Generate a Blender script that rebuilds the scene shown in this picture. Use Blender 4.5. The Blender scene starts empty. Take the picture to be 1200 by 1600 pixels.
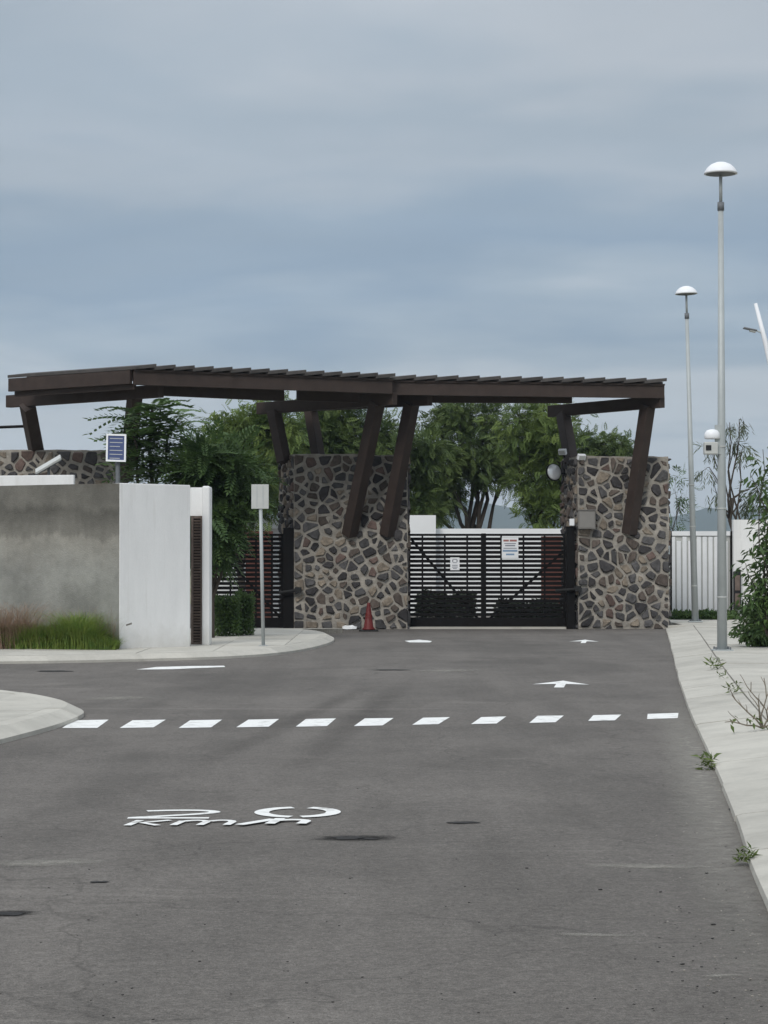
import bpy, math, random
import numpy as np
from mathutils import Vector, Matrix, noise as mnoise

random.seed(7); RNG = np.random.default_rng(11)
scene = bpy.context.scene
COL = scene.collection
R = math.radians

# ------------------------------------------------------------------ camera
CH, F, PITCH = 1.609, 3584.0, math.atan(80 / 3584)
cam = bpy.data.cameras.new('camera'); camo = bpy.data.objects.new('camera', cam); COL.objects.link(camo)
camo.location = (0, 0, CH); camo.rotation_euler = (math.pi / 2 + PITCH, 0, 0)
cam.sensor_fit = 'VERTICAL'; cam.sensor_height = 24; cam.lens = 24 * F / 1600
cam.clip_start = .1; cam.clip_end = 9000
scene.camera = camo

# ------------------------------------------------------------------ sky, sun, exposure
SUN_EL, SUN_AZ = R(40), R(200)          # behind the camera, a little to its left
w = bpy.data.worlds.new('World'); scene.world = w; w.use_nodes = True
nt = w.node_tree; nt.nodes.clear()
N = nt.nodes.new; Lk = nt.links.new
out = N('ShaderNodeOutputWorld'); bg = N('ShaderNodeBackground'); bg.inputs['Strength'].default_value = .1
sky = N('ShaderNodeTexSky'); sky.sky_type = 'NISHITA'; sky.sun_disc = False
sky.sun_elevation = SUN_EL; sky.sun_rotation = SUN_AZ
tc = N('ShaderNodeTexCoord'); sep = N('ShaderNodeSeparateXYZ'); Lk(tc.outputs['Generated'], sep.inputs[0])
def wmath(op, a, b=None, c=None):
    n = N('ShaderNodeMath'); n.operation = op
    for i, v in enumerate((a, b, c)):
        if v is None: continue
        if isinstance(v, (int, float)): n.inputs[i].default_value = v
        else: Lk(v, n.inputs[i])
    return n.outputs[0]
def s2l(c): return tuple((x / 255 / 12.92 if x / 255 < .04045 else ((x / 255 + .055) / 1.055) ** 2.4) for x in c)
# clouds: a flat stratus sheet, streaky with distance
zc = wmath('MAXIMUM', sep.outputs[2], 0.0)
den = wmath('ADD', zc, .10)
cmb = N('ShaderNodeCombineXYZ')
Lk(wmath('DIVIDE', sep.outputs[0], den), cmb.inputs[0]); Lk(wmath('DIVIDE', sep.outputs[1], den), cmb.inputs[1])
def wnoise(scale, detail, rough, off, dist=0.0):
    mp = N('ShaderNodeMapping'); Lk(cmb.outputs[0], mp.inputs[0]); mp.inputs['Location'].default_value = off
    n = N('ShaderNodeTexNoise'); n.inputs['Scale'].default_value = scale; n.inputs['Detail'].default_value = detail
    n.inputs['Roughness'].default_value = rough; n.inputs['Distortion'].default_value = dist
    Lk(mp.outputs[0], n.inputs[0]); return n.outputs[0]
n1 = wnoise(.9, 5, .5, (3.1, 1.7, 0), .3)
n2 = wnoise(2.0, 4, .5, (9.3, 4.2, 0), .5)
warp = wmath('ADD', wmath('MULTIPLY', wmath('SUBTRACT', n1, .5), .19), wmath('MULTIPLY', wmath('SUBTRACT', n2, .5), .055))
zz = wmath('ADD', zc, warp)
ramp = N('ShaderNodeValToRGB'); Lk(zz, ramp.inputs[0]); cr = ramp.color_ramp
stops = [(0.0, (196, 202, 208)), (.07, (188, 196, 204)), (.095, (163, 177, 190)), (.125, (143, 161, 180)),
         (.155, (151, 167, 183)), (.185, (173, 183, 193)), (.205, (165, 177, 188)), (.235, (184, 191, 198)), (.27, (172, 182, 192)), (.34, (186, 192, 198))]
cr.elements[0].position = 0; cr.elements[0].color = (*s2l(stops[0][1]), 1)
cr.elements[1].position = stops[-1][0]; cr.elements[1].color = (*s2l(stops[-1][1]), 1)
for p, c in stops[1:-1]:
    e = cr.elements.new(p); e.color = (*s2l(c), 1)
# overcast luminance rises towards the zenith
gain = wmath('ADD', 9.0, wmath('MULTIPLY', wmath('MAXIMUM', wmath('SUBTRACT', zc, .26), 0.0), 17.0))
n3 = wnoise(.8, 4, .5, (5.3, 8.8, 0), .5)
gain = wmath('MULTIPLY', gain, wmath('ADD', .80, wmath('MULTIPLY', n3, .40)))
vm = N('ShaderNodeVectorMath'); vm.operation = 'SCALE'; Lk(ramp.outputs[0], vm.inputs[0]); Lk(gain, vm.inputs['Scale'])
mixn = N('ShaderNodeMix'); mixn.data_type = 'RGBA'; mixn.inputs['Factor'].default_value = .93
Lk(sky.outputs[0], mixn.inputs[6]); Lk(vm.outputs[0], mixn.inputs[7])
Lk(mixn.outputs[2], bg.inputs[0]); Lk(bg.outputs[0], out.inputs[0])

sun = bpy.data.lights.new('sun', 'SUN'); sun.energy = 1.5; sun.angle = R(15); sun.color = (1, .965, .92)
suno = bpy.data.objects.new('sun', sun); COL.objects.link(suno)
sd = Vector((math.sin(SUN_AZ) * math.cos(SUN_EL), math.cos(SUN_AZ) * math.cos(SUN_EL), math.sin(SUN_EL)))
suno.rotation_euler = sd.to_track_quat('Z', 'Y').to_euler()
vs = scene.view_settings; vs.view_transform = 'Standard'; vs.look = 'None'; vs.gamma = 1; vs.exposure = .22; vs.use_curve_mapping = False
scene.cycles.max_bounces = 6; scene.cycles.volume_bounces = 0; scene.cycles.transparent_max_bounces = 8

# ------------------------------------------------------------------ helpers
def ray(px, py):
    x, u = (px - 600) / F, (800 - py) / F
    return Vector((x, math.cos(PITCH) - math.sin(PITCH) * u, math.sin(PITCH) + math.cos(PITCH) * u))
def pt(px, py, Y):
    d = ray(px, py); s = Y / d.y
    return Vector((d.x * s, Y, CH + d.z * s))
def gnd(px, py, h=0.0):
    d = ray(px, py); s = (h - CH) / d.z
    return Vector((d.x * s, d.y * s, h))
def X(px, Y): return (px - 600) / F * Y * 1.0003

def tag(o, label=None, cat=None, group=None, kind=None):
    if label: o['label'] = label
    if cat: o['category'] = cat
    if group: o['group'] = group
    if kind: o['kind'] = kind
    return o
def thing(name, label, cat, loc=(0, 0, 0), group=None):
    o = bpy.data.objects.new(name, None); COL.objects.link(o); o.location = loc; o.empty_display_size = .2
    return tag(o, label, cat, group)
WLOC = {}
def link_mesh(name, me, parent=None, origin=None):
    o = bpy.data.objects.new(name, me); COL.objects.link(o)
    if parent is not None: o.parent = parent
    return o
def wloc(o):
    v = Vector((0, 0, 0))
    while o is not None:
        v = v + Vector(o.location); o = o.parent
    return v

class MB:
    def __init__(s): s.v, s.f = [], []
    def add(s, vs, fs):
        b = len(s.v); s.v += [tuple(v) for v in vs]; s.f += [tuple(i + b for i in f) for f in fs]; return s
    def box(s, c, size, rot=None, bev=0):
        hx, hy, hz = [a / 2 for a in size]
        vs = [Vector((x, y, z)) for x in (-hx, hx) for y in (-hy, hy) for z in (-hz, hz)]
        if rot is not None: vs = [rot @ v for v in vs]
        c = Vector(c)
        return s.add([c + v for v in vs], [(0, 1, 3, 2), (4, 6, 7, 5), (0, 4, 5, 1), (2, 3, 7, 6), (0, 2, 6, 4), (1, 5, 7, 3)])
    def box2(s, a, b):
        a, b = Vector(a), Vector(b)
        return s.box((a + b) / 2, [abs(b[i] - a[i]) for i in range(3)])
    def bar(s, p0, p1, w, h, side=None):
        """bar of width w along 'side' and height h across it"""
        p0, p1 = Vector(p0), Vector(p1); d = (p1 - p0).normalized()
        if side is None: side = d.cross(Vector((0, 0, 1)))
        side = Vector(side); side = (side - d * side.dot(d)).normalized(); up = side.cross(d).normalized()
        vs = []
        for p in (p0, p1):
            for a, b in ((-1, -1), (1, -1), (1, 1), (-1, 1)): vs.append(p + side * (a * w / 2) + up * (b * h / 2))
        return s.add(vs, [(0, 3, 2, 1), (4, 5, 6, 7), (0, 1, 5, 4), (1, 2, 6, 5), (2, 3, 7, 6), (3, 0, 4, 7)])
    def tube(s, pts, rad, n=8, cap=True):
        pts = [Vector(p) for p in pts]; b = len(s.v)
        if isinstance(rad, (int, float)): rad = [rad] * len(pts)
        prev = None
        for i, p in enumerate(pts):
            d = (pts[min(i + 1, len(pts) - 1)] - pts[max(i - 1, 0)]).normalized()
            a = prev if prev is not None else (Vector((1, 0, 0)) if abs(d.x) < .9 else Vector((0, 1, 0)))
            a = (a - d * a.dot(d)).normalized(); prev = a; c = d.cross(a)
            for k in range(n):
                t = 2 * math.pi * k / n
                s.v.append(tuple(p + (a * math.cos(t) + c * math.sin(t)) * rad[i]))
        for i in range(len(pts) - 1):
            for k in range(n):
                k2 = (k + 1) % n
                s.f.append((b + i * n + k, b + i * n + k2, b + (i + 1) * n + k2, b + (i + 1) * n + k))
        if cap:
            s.f.append(tuple(b + k for k in reversed(range(n)))); s.f.append(tuple(b + (len(pts) - 1) * n + k for k in range(n)))
        return s
    def lathe(s, base, prof, n=20):
        base = Vector(base); b = len(s.v)
        for r, z in prof:
            for k in range(n):
                t = 2 * math.pi * k / n; s.v.append(tuple(base + Vector((r * math.cos(t), r * math.sin(t), z))))
        for i in range(len(prof) - 1):
            for k in range(n):
                k2 = (k + 1) % n; s.f.append((b + i * n + k, b + i * n + k2, b + (i + 1) * n + k2, b + (i + 1) * n + k))
        s.f.append(tuple(b + k for k in reversed(range(n)))); s.f.append(tuple(b + (len(prof) - 1) * n + k for k in range(n)))
        return s
    def prism(s, poly, z0, z1):
        n = len(poly)
        ar = sum(poly[i][0] * poly[(i + 1) % n][1] - poly[(i + 1) % n][0] * poly[i][1] for i in range(n))
        if ar < 0: poly = poly[::-1]
        zf = (lambda p: z1) if not callable(z1) else z1
        vs = [(p[0], p[1], z0) for p in poly] + [(p[0], p[1], zf(p)) for p in poly]
        fs = [tuple(reversed(range(n))), tuple(range(n, 2 * n))] + [(i, (i + 1) % n, n + (i + 1) % n, n + i) for i in range(n)]
        return s.add(vs, fs)
    def build(s, name, mat, parent=None, smooth=False, bevel=0, kind=None):
        me = bpy.data.meshes.new(name)
        o = wloc(parent) if parent is not None else Vector((0, 0, 0))
        me.from_pydata([(v[0] - o.x, v[1] - o.y, v[2] - o.z) for v in s.v], [], s.f)
        me.materials.append(mat); me.update()
        if smooth: me.polygons.foreach_set('use_smooth', [True] * len(me.polygons))
        ob = link_mesh(name, me, parent)
        if bevel:
            m = ob.modifiers.new('bevel', 'BEVEL'); m.width = bevel; m.segments = 2; m.limit_method = 'ANGLE'; m.angle_limit = R(40)
        if kind: ob['kind'] = kind
        return ob
    def solo(s, name, mat, label, cat, group=None, **k):
        """a thing that is one mesh, its origin at its base"""
        n = len(s.v); lo = min(v[2] for v in s.v)
        c = Vector((sum(v[0] for v in s.v) / n, sum(v[1] for v in s.v) / n, lo))
        s.v = [(v[0] - c.x, v[1] - c.y, v[2] - c.z) for v in s.v]
        o = s.build(name, mat, **k); o.location = c
        return tag(o, label, cat, group)

def mesh_np(name, V, quads, mat, parent=None, tris=False):
    V = np.asarray(V, dtype=np.float32).reshape(-1, 3)
    o = wloc(parent) if parent is not None else Vector((0, 0, 0))
    V = V - np.array([o.x, o.y, o.z], dtype=np.float32)
    q = np.asarray(quads, dtype=np.int32); k = q.shape[1]
    me = bpy.data.meshes.new(name)
    me.vertices.add(len(V)); me.vertices.foreach_set('co', V.ravel())
    me.loops.add(q.size); me.loops.foreach_set('vertex_index', q.ravel())
    me.polygons.add(len(q)); me.polygons.foreach_set('loop_start', np.arange(0, q.size, k, dtype=np.int32))
    try: me.polygons.foreach_set('loop_total', np.full(len(q), k, dtype=np.int32))
    except Exception: pass
    me.materials.append(mat); me.update(calc_edges=True); me.validate()
    return link_mesh(name, me, parent)

# ------------------------------------------------------------------ materials
def mat(name, col, rough=.8, var=.15, scale=3.0, bump=0.0, bscale=40.0, rnd=0.0, metal=0.0, col2=None, thr=(.35, .65), stretch=(1, 1, 1), spec=.3, transl=0.0, fine=0.0, fscale=60):
    m = bpy.data.materials.new(name); m.use_nodes = True; nt = m.node_tree; nd = nt.nodes; ln = nt.links
    p = nd['Principled BSDF']; p.inputs['Roughness'].default_value = rough; p.inputs['Metallic'].default_value = metal
    p.inputs['Specular IOR Level'].default_value = spec
    g = nd.new('ShaderNodeNewGeometry'); mp = nd.new('ShaderNodeMapping'); mp.inputs['Scale'].default_value = stretch
    ln.new(g.outputs['Position'], mp.inputs[0])
    def nz(sc, det=5, ro=.6):
        n = nd.new('ShaderNodeTexNoise'); n.inputs['Scale'].default_value = sc; n.inputs['Detail'].default_value = det; n.inputs['Roughness'].default_value = ro
        ln.new(mp.outputs[0], n.inputs[0]); return n.outputs[0]
    def mth(op, a, b):
        n = nd.new('ShaderNodeMath'); n.operation = op
        for i, v in enumerate((a, b)):
            if isinstance(v, (int, float)): n.inputs[i].default_value = v
            else: ln.new(v, n.inputs[i])
        return n.outputs[0]
    n1 = nz(scale)
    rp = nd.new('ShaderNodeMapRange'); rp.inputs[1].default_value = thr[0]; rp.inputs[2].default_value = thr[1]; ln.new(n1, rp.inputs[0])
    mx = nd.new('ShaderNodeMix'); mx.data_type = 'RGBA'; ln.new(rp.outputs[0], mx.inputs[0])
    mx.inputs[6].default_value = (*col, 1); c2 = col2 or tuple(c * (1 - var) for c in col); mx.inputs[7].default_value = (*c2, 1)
    val = None
    if rnd:
        oi = nd.new('ShaderNodeObjectInfo'); val = mth('ADD', 1 - rnd, mth('MULTIPLY', oi.outputs['Random'], 2 * rnd))
    if fine:
        ff = mth('ADD', 1 - fine, mth('MULTIPLY', nz(fscale, 3, .7), 2 * fine)); val = ff if val is None else mth('MULTIPLY', val, ff)
    colout = mx.outputs[2]
    if val is not None:
        vm = nd.new('ShaderNodeVectorMath'); vm.operation = 'SCALE'; ln.new(colout, vm.inputs[0]); ln.new(val, vm.inputs['Scale']); colout = vm.outputs[0]
    ln.new(colout, p.inputs['Base Color'])
    if bump:
        b = nd.new('ShaderNodeBump'); b.inputs['Strength'].default_value = bump; b.inputs['Distance'].default_value = .02
        ln.new(nz(bscale), b.inputs['Height']); ln.new(b.outputs[0], p.inputs['Normal'])
    if transl:
        t = nd.new('ShaderNodeBsdfTranslucent'); ln.new(colout, t.inputs[0]); ms = nd.new('ShaderNodeMixShader'); ms.inputs[0].default_value = transl
        ln.new(p.outputs[0], ms.inputs[1]); ln.new(t.outputs[0], ms.inputs[2]); ln.new(ms.outputs[0], nd['Material Output'].inputs[0])
    return m

M = {}
M['paint'] = mat('road_paint', (.78, .78, .76), .75, .18, 7, .4, 60, fine=.14, fscale=60, col2=(.33, .32, .30), thr=(.53, .76))
M['paint_worn'] = mat('road_paint_worn', (.30, .295, .285), .85, col2=(.125, .12, .116), scale=5, thr=(.38, .6))
M['concrete'] = mat('pale_concrete', (.47, .45, .40), .9, .20, 1.6, .35, 50, rnd=.08, fine=.12, fscale=22, thr=(.42, .72))
M['concrete_dark'] = mat('kerb_joint', (.20, .19, .17), .95, .2, 6)
M['white'] = mat('white_render', (.81, .81, .80), .85, .09, 1.6, .4, 60, fine=.05, fscale=40, stretch=(1.5, 1.5, .35))
M['white_far'] = mat('white_wall_paint', (.78, .79, .79), .8, .06, 1)
M['white_metal'] = mat('white_metal', (.78, .79, .80), .4, .05, 3)
M['beam'] = mat('brown_steel', (.050, .035, .029), .65, .25, 3, .15, 30, fine=.12, fscale=20)
M['panel'] = mat('roof_sheet', (.075, .068, .064), .6, .3, 5, .2, 30, rnd=.25)
M['black'] = mat('black_steel', (.007, .006, .006), .6, .2, 5, spec=.12)
M['mortar'] = mat('mortar', (.375, .345, .30), .95, .40, 5, 1.0, 30, fine=.15, fscale=30)
STONE = [mat('stone_grey', (.10, .096, .096), .9, .45, 9, .6, 45, rnd=.3, fine=.2, fscale=40),
         mat('stone_charcoal', (.058, .054, .055), .9, .4, 9, .6, 45, rnd=.3, fine=.2, fscale=40),
         mat('stone_brown', (.12, .097, .082), .9, .4, 9, .6, 45, rnd=.25, fine=.2, fscale=40),
         mat('stone_tan', (.275, .23, .18), .9, .45, 9, .6, 45, rnd=.2, fine=.2, fscale=40),
         mat('stone_red', (.15, .105, .09), .9, .35, 9, .6, 45, rnd=.2, fine=.2, fscale=40)]
M['pole'] = mat('galvanised_pole', (.42, .45, .45), .5, .12, 3, metal=.15)
M['lampwhite'] = mat('lamp_dome', (.80, .81, .83), .35, .03, 3)
M['lampdark'] = mat('lamp_underside', (.16, .17, .18), .5, .1, 3)
M['signgrey'] = mat('sign_back', (.50, .51, .49), .5, .08, 6)
M['cone'] = mat('cone_red', (.12, .011, .010), .5, .2, 9)
M['rubber'] = mat('black_rubber', (.02, .02, .02), .8, .2, 9)
M['terracotta'] = mat('terracotta_render', (.115, .045, .034), .85, .25, 4, .2)
M['rust'] = mat('slat_metal', (.16, .12, .10), .6, .3, 9, rnd=.15)
M['blue'] = mat('blue_face', (.05, .075, .19), .4, .15, 9)
M['print'] = mat('grey_print', (.23, .24, .28), .6, .1, 9)
M['printred'] = mat('red_print', (.35, .15, .13), .6, .1, 9)
M['printblue'] = mat('blue_print', (.22, .32, .45), .6, .1, 9)
M['mirror'] = mat('mirror_glass', (.72, .74, .76), .28, .02, 3, metal=.35)  # partly diffuse pale grey, sky reflection put into the colour
M['glass_dark'] = mat('dark_lens', (.02, .02, .022), .2, .1, 3)
M['bark'] = mat('bark', (.075, .062, .05), .95, .3, 9, .6, 30)
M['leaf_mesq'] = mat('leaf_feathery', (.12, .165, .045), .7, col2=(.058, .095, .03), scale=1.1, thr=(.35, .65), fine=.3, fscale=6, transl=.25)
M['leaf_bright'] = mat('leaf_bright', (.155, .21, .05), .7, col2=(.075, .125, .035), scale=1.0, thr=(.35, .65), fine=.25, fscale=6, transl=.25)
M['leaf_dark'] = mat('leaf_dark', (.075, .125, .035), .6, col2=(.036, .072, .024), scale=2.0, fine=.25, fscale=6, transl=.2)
M['leaf_shade'] = mat('leaf_shade', (.028, .04, .02), .6, .4, 3)  # hedge leaves behind the gate, shade put into the colour
M['leaf_bush'] = mat('leaf_bush', (.10, .16, .045), .55, col2=(.048, .095, .03), scale=3, fine=.25, fscale=9, transl=.2)
M['leaf_pale'] = mat('leaf_olive', (.12, .14, .075), .6, col2=(.06, .08, .045), scale=3, fine=.25, fscale=9, transl=.2)
M['grass'] = mat('grass_green', (.27, .34, .075), .7, col2=(.12, .21, .045), scale=6, fine=.25, fscale=12, transl=.2)
M['grass_red'] = mat('grass_red', (.36, .24, .18), .8, col2=(.22, .16, .10), scale=4, fine=.25, fscale=12, transl=.2)
M['weed'] = mat('weed_green', (.14, .18, .05), .7, col2=(.07, .11, .03), scale=9, fine=.2, transl=.2)
M['twig'] = mat('dry_twig', (.22, .19, .15), .9, .3, 9)
M['earth'] = mat('dry_earth', (.20, .17, .12), .95, col2=(.10, .12, .05), scale=.05, bump=.3, bscale=3, fine=.2, fscale=2)
M['hill'] = mat('hill_scrub', (.075, .085, .06), .95, col2=(.045, .06, .04), scale=.004, fine=.2, fscale=.02)

def asphalt():
    m = bpy.data.materials.new('asphalt'); m.use_nodes = True; nt = m.node_tree; nd = nt.nodes; ln = nt.links
    p = nd['Principled BSDF']; p.inputs['Roughness'].default_value = .9; p.inputs['Specular IOR Level'].default_value = .25
    g = nd.new('ShaderNodeNewGeometry')
    def nz(sc, det=4, ro=.6, st=(1, 1, 1), dist=0):
        mp = nd.new('ShaderNodeMapping'); mp.inputs['Scale'].default_value = st; mp.inputs['Rotation'].default_value = (0, 0, R(-6)); ln.new(g.outputs['Position'], mp.inputs[0])
        n = nd.new('ShaderNodeTexNoise'); n.inputs['Scale'].default_value = sc; n.inputs['Detail'].default_value = det; n.inputs['Roughness'].default_value = ro
        n.inputs['Distortion'].default_value = dist; ln.new(mp.outputs[0], n.inputs[0]); return n.outputs[0]
    def mr(v, a, b, c, d):
        n = nd.new('ShaderNodeMapRange'); n.inputs[1].default_value = a; n.inputs[2].default_value = b; n.inputs[3].default_value = c; n.inputs[4].default_value = d
        ln.new(v, n.inputs[0]); return n.outputs[0]
    def mul(a, b):
        n = nd.new('ShaderNodeMath'); n.operation = 'MULTIPLY'; ln.new(a, n.inputs[0]); ln.new(b, n.inputs[1]); return n.outputs[0]
    v = mr(nz(.35, 5, .6, (1, .5, 1), .4), .3, .7, .74, 1.22)                 # broad patches
    v = mul(v, mr(nz(1.7, 6, .65, (.8, .6, 1), .6), .3, .7, .88, 1.12))       # blotches
    v = mul(v, mr(nz(14, 6, .75), .38, .62, .84, 1.16)); v = mul(v, mr(nz(45, 4, .8), .36, .64, .70, 1.32))                          # ravelled texture
    v = mul(v, mr(nz(150, 2, .7), .34, .66, .66, 1.34))                          # aggregate
    v = mul(v, mr(nz(.55, 4, .6, (3.0, .12, 1)), .35, .75, 1.08, .88))           # wheel paths along the road
    v = mul(v, mr(nz(.8, 5, .7, (.25, 1.3, 1), .8), .60, .74, 1.0, 1.4))       # washed-in dust streaks
    v = mul(v, mr(nz(6, 8, .8, (1, 1, 1), 1.5), .66, .72, 1.0, .62))             # small oil and tar spots
    vo = nd.new('ShaderNodeTexVoronoi'); vo.feature = 'DISTANCE_TO_EDGE'; vo.inputs['Scale'].default_value = .35
    mp = nd.new('ShaderNodeMapping'); ln.new(g.outputs['Position'], mp.inputs[0])
    wn = nd.new('ShaderNodeTexNoise'); wn.inputs['Scale'].default_value = 1.4; wn.inputs['Detail'].default_value = 6; ln.new(mp.outputs[0], wn.inputs[0])
    va = nd.new('ShaderNodeVectorMath'); va.operation = 'MULTIPLY_ADD'; ln.new(wn.outputs['Color'], va.inputs[0]); va.inputs[1].default_value = (1.2, 1.2, 0); ln.new(mp.outputs[0], va.inputs[2])
    ln.new(va.outputs[0], vo.inputs['Vector'])
    crk = mr(vo.outputs['Distance'], 0, .006, .75, 1.0)
    v = mul(v, crk)
    vm = nd.new('ShaderNodeVectorMath'); vm.operation = 'SCALE'; vm.inputs[0].default_value = (.127, .116, .105); ln.new(v, vm.inputs['Scale']); ln.new(vm.outputs[0], p.inputs['Base Color'])
    b = nd.new('ShaderNodeBump'); b.inputs['Strength'].default_value = .5; b.inputs['Distance'].default_value = .01; ln.new(nz(120, 3, .7), b.inputs['Height'])
    ln.new(b.outputs[0], p.inputs['Normal'])
    return m
M['asphalt'] = asphalt()
M['tar'] = mat('tar_patch', (.03, .028, .027), .8, .4, 14, .6, 60)

def grey_wall_mat():
    m = mat('bare_cement', (.295, .295, .27), .95, .32, 1.3, .5, 40, fine=.2, fscale=9)
    nt = m.node_tree; nd = nt.nodes; ln = nt.links; p = nd['Principled BSDF']
    src = p.inputs['Base Color'].links[0].from_socket
    g = nd.new('ShaderNodeNewGeometry'); sp = nd.new('ShaderNodeSeparateXYZ'); ln.new(g.outputs['Position'], sp.inputs[0])
    n = nd.new('ShaderNodeTexNoise'); n.inputs['Scale'].default_value = 1.1; n.inputs['Detail'].default_value = 8; n.inputs['Roughness'].default_value = .7
    mp = nd.new('ShaderNodeMapping'); mp.inputs['Scale'].default_value = (1.6, 1.6, .5); ln.new(g.outputs['Position'], mp.inputs[0]); ln.new(mp.outputs[0], n.inputs[0])
    a = nd.new('ShaderNodeMath'); a.operation = 'MULTIPLY_ADD'; ln.new(n.outputs[0], a.inputs[0]); a.inputs[1].default_value = .9; ln.new(sp.outputs[2], a.inputs[2])
    # damp band left by rain under the coping (a stain with its own shape)
    mr = nd.new('ShaderNodeValToRGB'); mr.color_ramp.elements[0].position = .0; mr.color_ramp.elements[0].color = (1, 1, 1, 1)
    mr.color_ramp.elements[1].position = 1; mr.color_ramp.elements[1].color = (.50, .46, .42, 1)
    for q, c in ((.34, 1.0), (.40, .70), (.52, .56), (.64, .47), (.72, .66), (.90, .56)):
        e = mr.color_ramp.elements.new(q); e.color = (c, c * .96, c * .92, 1)
    nr = nd.new('ShaderNodeMapRange'); nr.inputs[1].default_value = 1.9; nr.inputs[2].default_value = 3.55; ln.new(a.outputs[0], nr.inputs[0]); ln.new(nr.outputs[0], mr.inputs[0])
    mx = nd.new('ShaderNodeMix'); mx.data_type = 'RGBA'; mx.blend_type = 'MULTIPLY'; mx.inputs[0].default_value = 1; ln.new(src, mx.inputs[6]); ln.new(mr.outputs[0], mx.inputs[7])
    ln.new(mx.outputs[2], p.inputs['Base Color'])
    return m
M['cement'] = grey_wall_mat()
def splash(m, top=.55):
    """soil splashed up the foot of a rendered wall, and a few dribbles under its coping"""
    nt = m.node_tree; nd = nt.nodes; ln = nt.links; p = nd['Principled BSDF']; src = p.inputs['Base Color'].links[0].from_socket
    g = nd.new('ShaderNodeNewGeometry'); sp = nd.new('ShaderNodeSeparateXYZ'); ln.new(g.outputs['Position'], sp.inputs[0])
    n = nd.new('ShaderNodeTexNoise'); n.inputs['Scale'].default_value = 5; n.inputs['Detail'].default_value = 7; n.inputs['Roughness'].default_value = .7; ln.new(g.outputs['Position'], n.inputs[0])
    a = nd.new('ShaderNodeMath'); a.operation = 'MULTIPLY_ADD'; ln.new(n.outputs[0], a.inputs[0]); a.inputs[1].default_value = -.55; ln.new(sp.outputs[2], a.inputs[2])
    r = nd.new('ShaderNodeMapRange'); r.inputs[1].default_value = -.22; r.inputs[2].default_value = top - .30; r.inputs[3].default_value = .55; r.inputs[4].default_value = 0; ln.new(a.outputs[0], r.inputs[0])
    mp = nd.new('ShaderNodeMapping'); mp.inputs['Scale'].default_value = (7, 7, .5); ln.new(g.outputs['Position'], mp.inputs[0])
    n2 = nd.new('ShaderNodeTexNoise'); n2.inputs['Scale'].default_value = 1; n2.inputs['Detail'].default_value = 6; ln.new(mp.outputs[0], n2.inputs[0])
    r2 = nd.new('ShaderNodeMapRange'); r2.inputs[1].default_value = .58; r2.inputs[2].default_value = .75; r2.inputs[4].default_value = .35; ln.new(n2.outputs[0], r2.inputs[0])
    mxx = nd.new('ShaderNodeMath'); mxx.operation = 'MAXIMUM'; ln.new(r.outputs[0], mxx.inputs[0]); ln.new(r2.outputs[0], mxx.inputs[1])
    mx = nd.new('ShaderNodeMix'); mx.data_type = 'RGBA'; ln.new(mxx.outputs[0], mx.inputs[0]); ln.new(src, mx.inputs[6]); mx.inputs[7].default_value = (.50, .48, .43, 1); ln.new(mx.outputs[2], p.inputs['Base Color'])
splash(M['white'])

# ------------------------------------------------------------------ ground, road, markings
def sheet(name, poly, z, m, parent=None, kind=None):
    b = MB(); n = len(poly)
    ar = sum(poly[i][0] * poly[(i + 1) % n][1] - poly[(i + 1) % n][0] * poly[i][1] for i in range(n))
    if ar < 0: poly = poly[::-1]
    b.add([(p[0], p[1], z) for p in poly], [tuple(range(n))])
    return b.build(name, m, parent, kind=kind)
GR = 3300
ground = sheet('ground', [(-GR, -200), (GR, -200), (GR, GR), (-GR, GR)], -.03, M['earth'], kind='structure')
road = sheet('road', [(-40, -20), (9, -20), (9, 90), (-40, 90)], 0, M['asphalt'], kind='structure')

KERB = [(1040, 984), (1046, 1005), (1053, 1035), (1063, 1075), (1079, 1120), (1105, 1180), (1132, 1243), (1153, 1298), (1171, 1358), (1196, 1418), (1228, 1500), (1268, 1600), (1400, 1900)]
bars = [((97, 1138), (152, 1138), (170, 1125), (115, 1126)), ((187, 1138), (240, 1137), (259, 1125), (207, 1126)), ((279, 1138), (330, 1137), (347, 1125), (297, 1126)),
        ((369, 1137), (420, 1136), (436, 1124), (388, 1125)), ((462, 1136), (511, 1135), (525, 1123), (478, 1124)), ((553, 1135), (598, 1134), (615, 1122.5), (570, 1123)),
        ((644, 1133), (685, 1132), (703, 1121), (661, 1122)), ((736, 1132), (776, 1131), (791, 1120), (752, 1121)), ((827, 1130), (868, 1129), (881, 1118.5), (840, 1119)),
        ((919, 1127), (961, 1126), (971, 1117), (927, 1118)), ((1011, 1124), (1059, 1122.5), (1060, 1114.5), (1012, 1116))]
for q in bars: sheet('crosswalk_bar', [gnd(*c) for c in q], .004, M['paint'], road)
def arrow(cx, cy, wpx, depth, m=M['paint']):
    """lane arrow: broad head and short shaft, pointing up the road"""
    c = gnd(cx, cy); s = wpx / F * c.y; h = s / 2; a = depth
    d = Vector((.11, 1)).normalized(); n = Vector((d.y, -d.x))
    P = [(-h * .17, -a * .55), (h * .17, -a * .55), (h * .17, -a * .05), (h, -a * .12), (h * .25, a * .28), (0, a * .45), (-h * .25, a * .28), (-h, -a * .12), (-h * .17, -a * .05)]
    return sheet('lane_arrow', [(c.x + n.x * u + d.x * v, c.y + n.y * u + d.y * v) for u, v in P], .004, m, road)
arrow(877, 1068.5, 88, 1.75)
arrow(913, 1002, 46, 2.1)
sheet('lane_arrow', [gnd(*p) for p in ((632, 1001.5), (655, 999.8), (668, 1001), (675, 1002), (672, 1004), (640, 1004))], .004, M['paint'], road)
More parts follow.
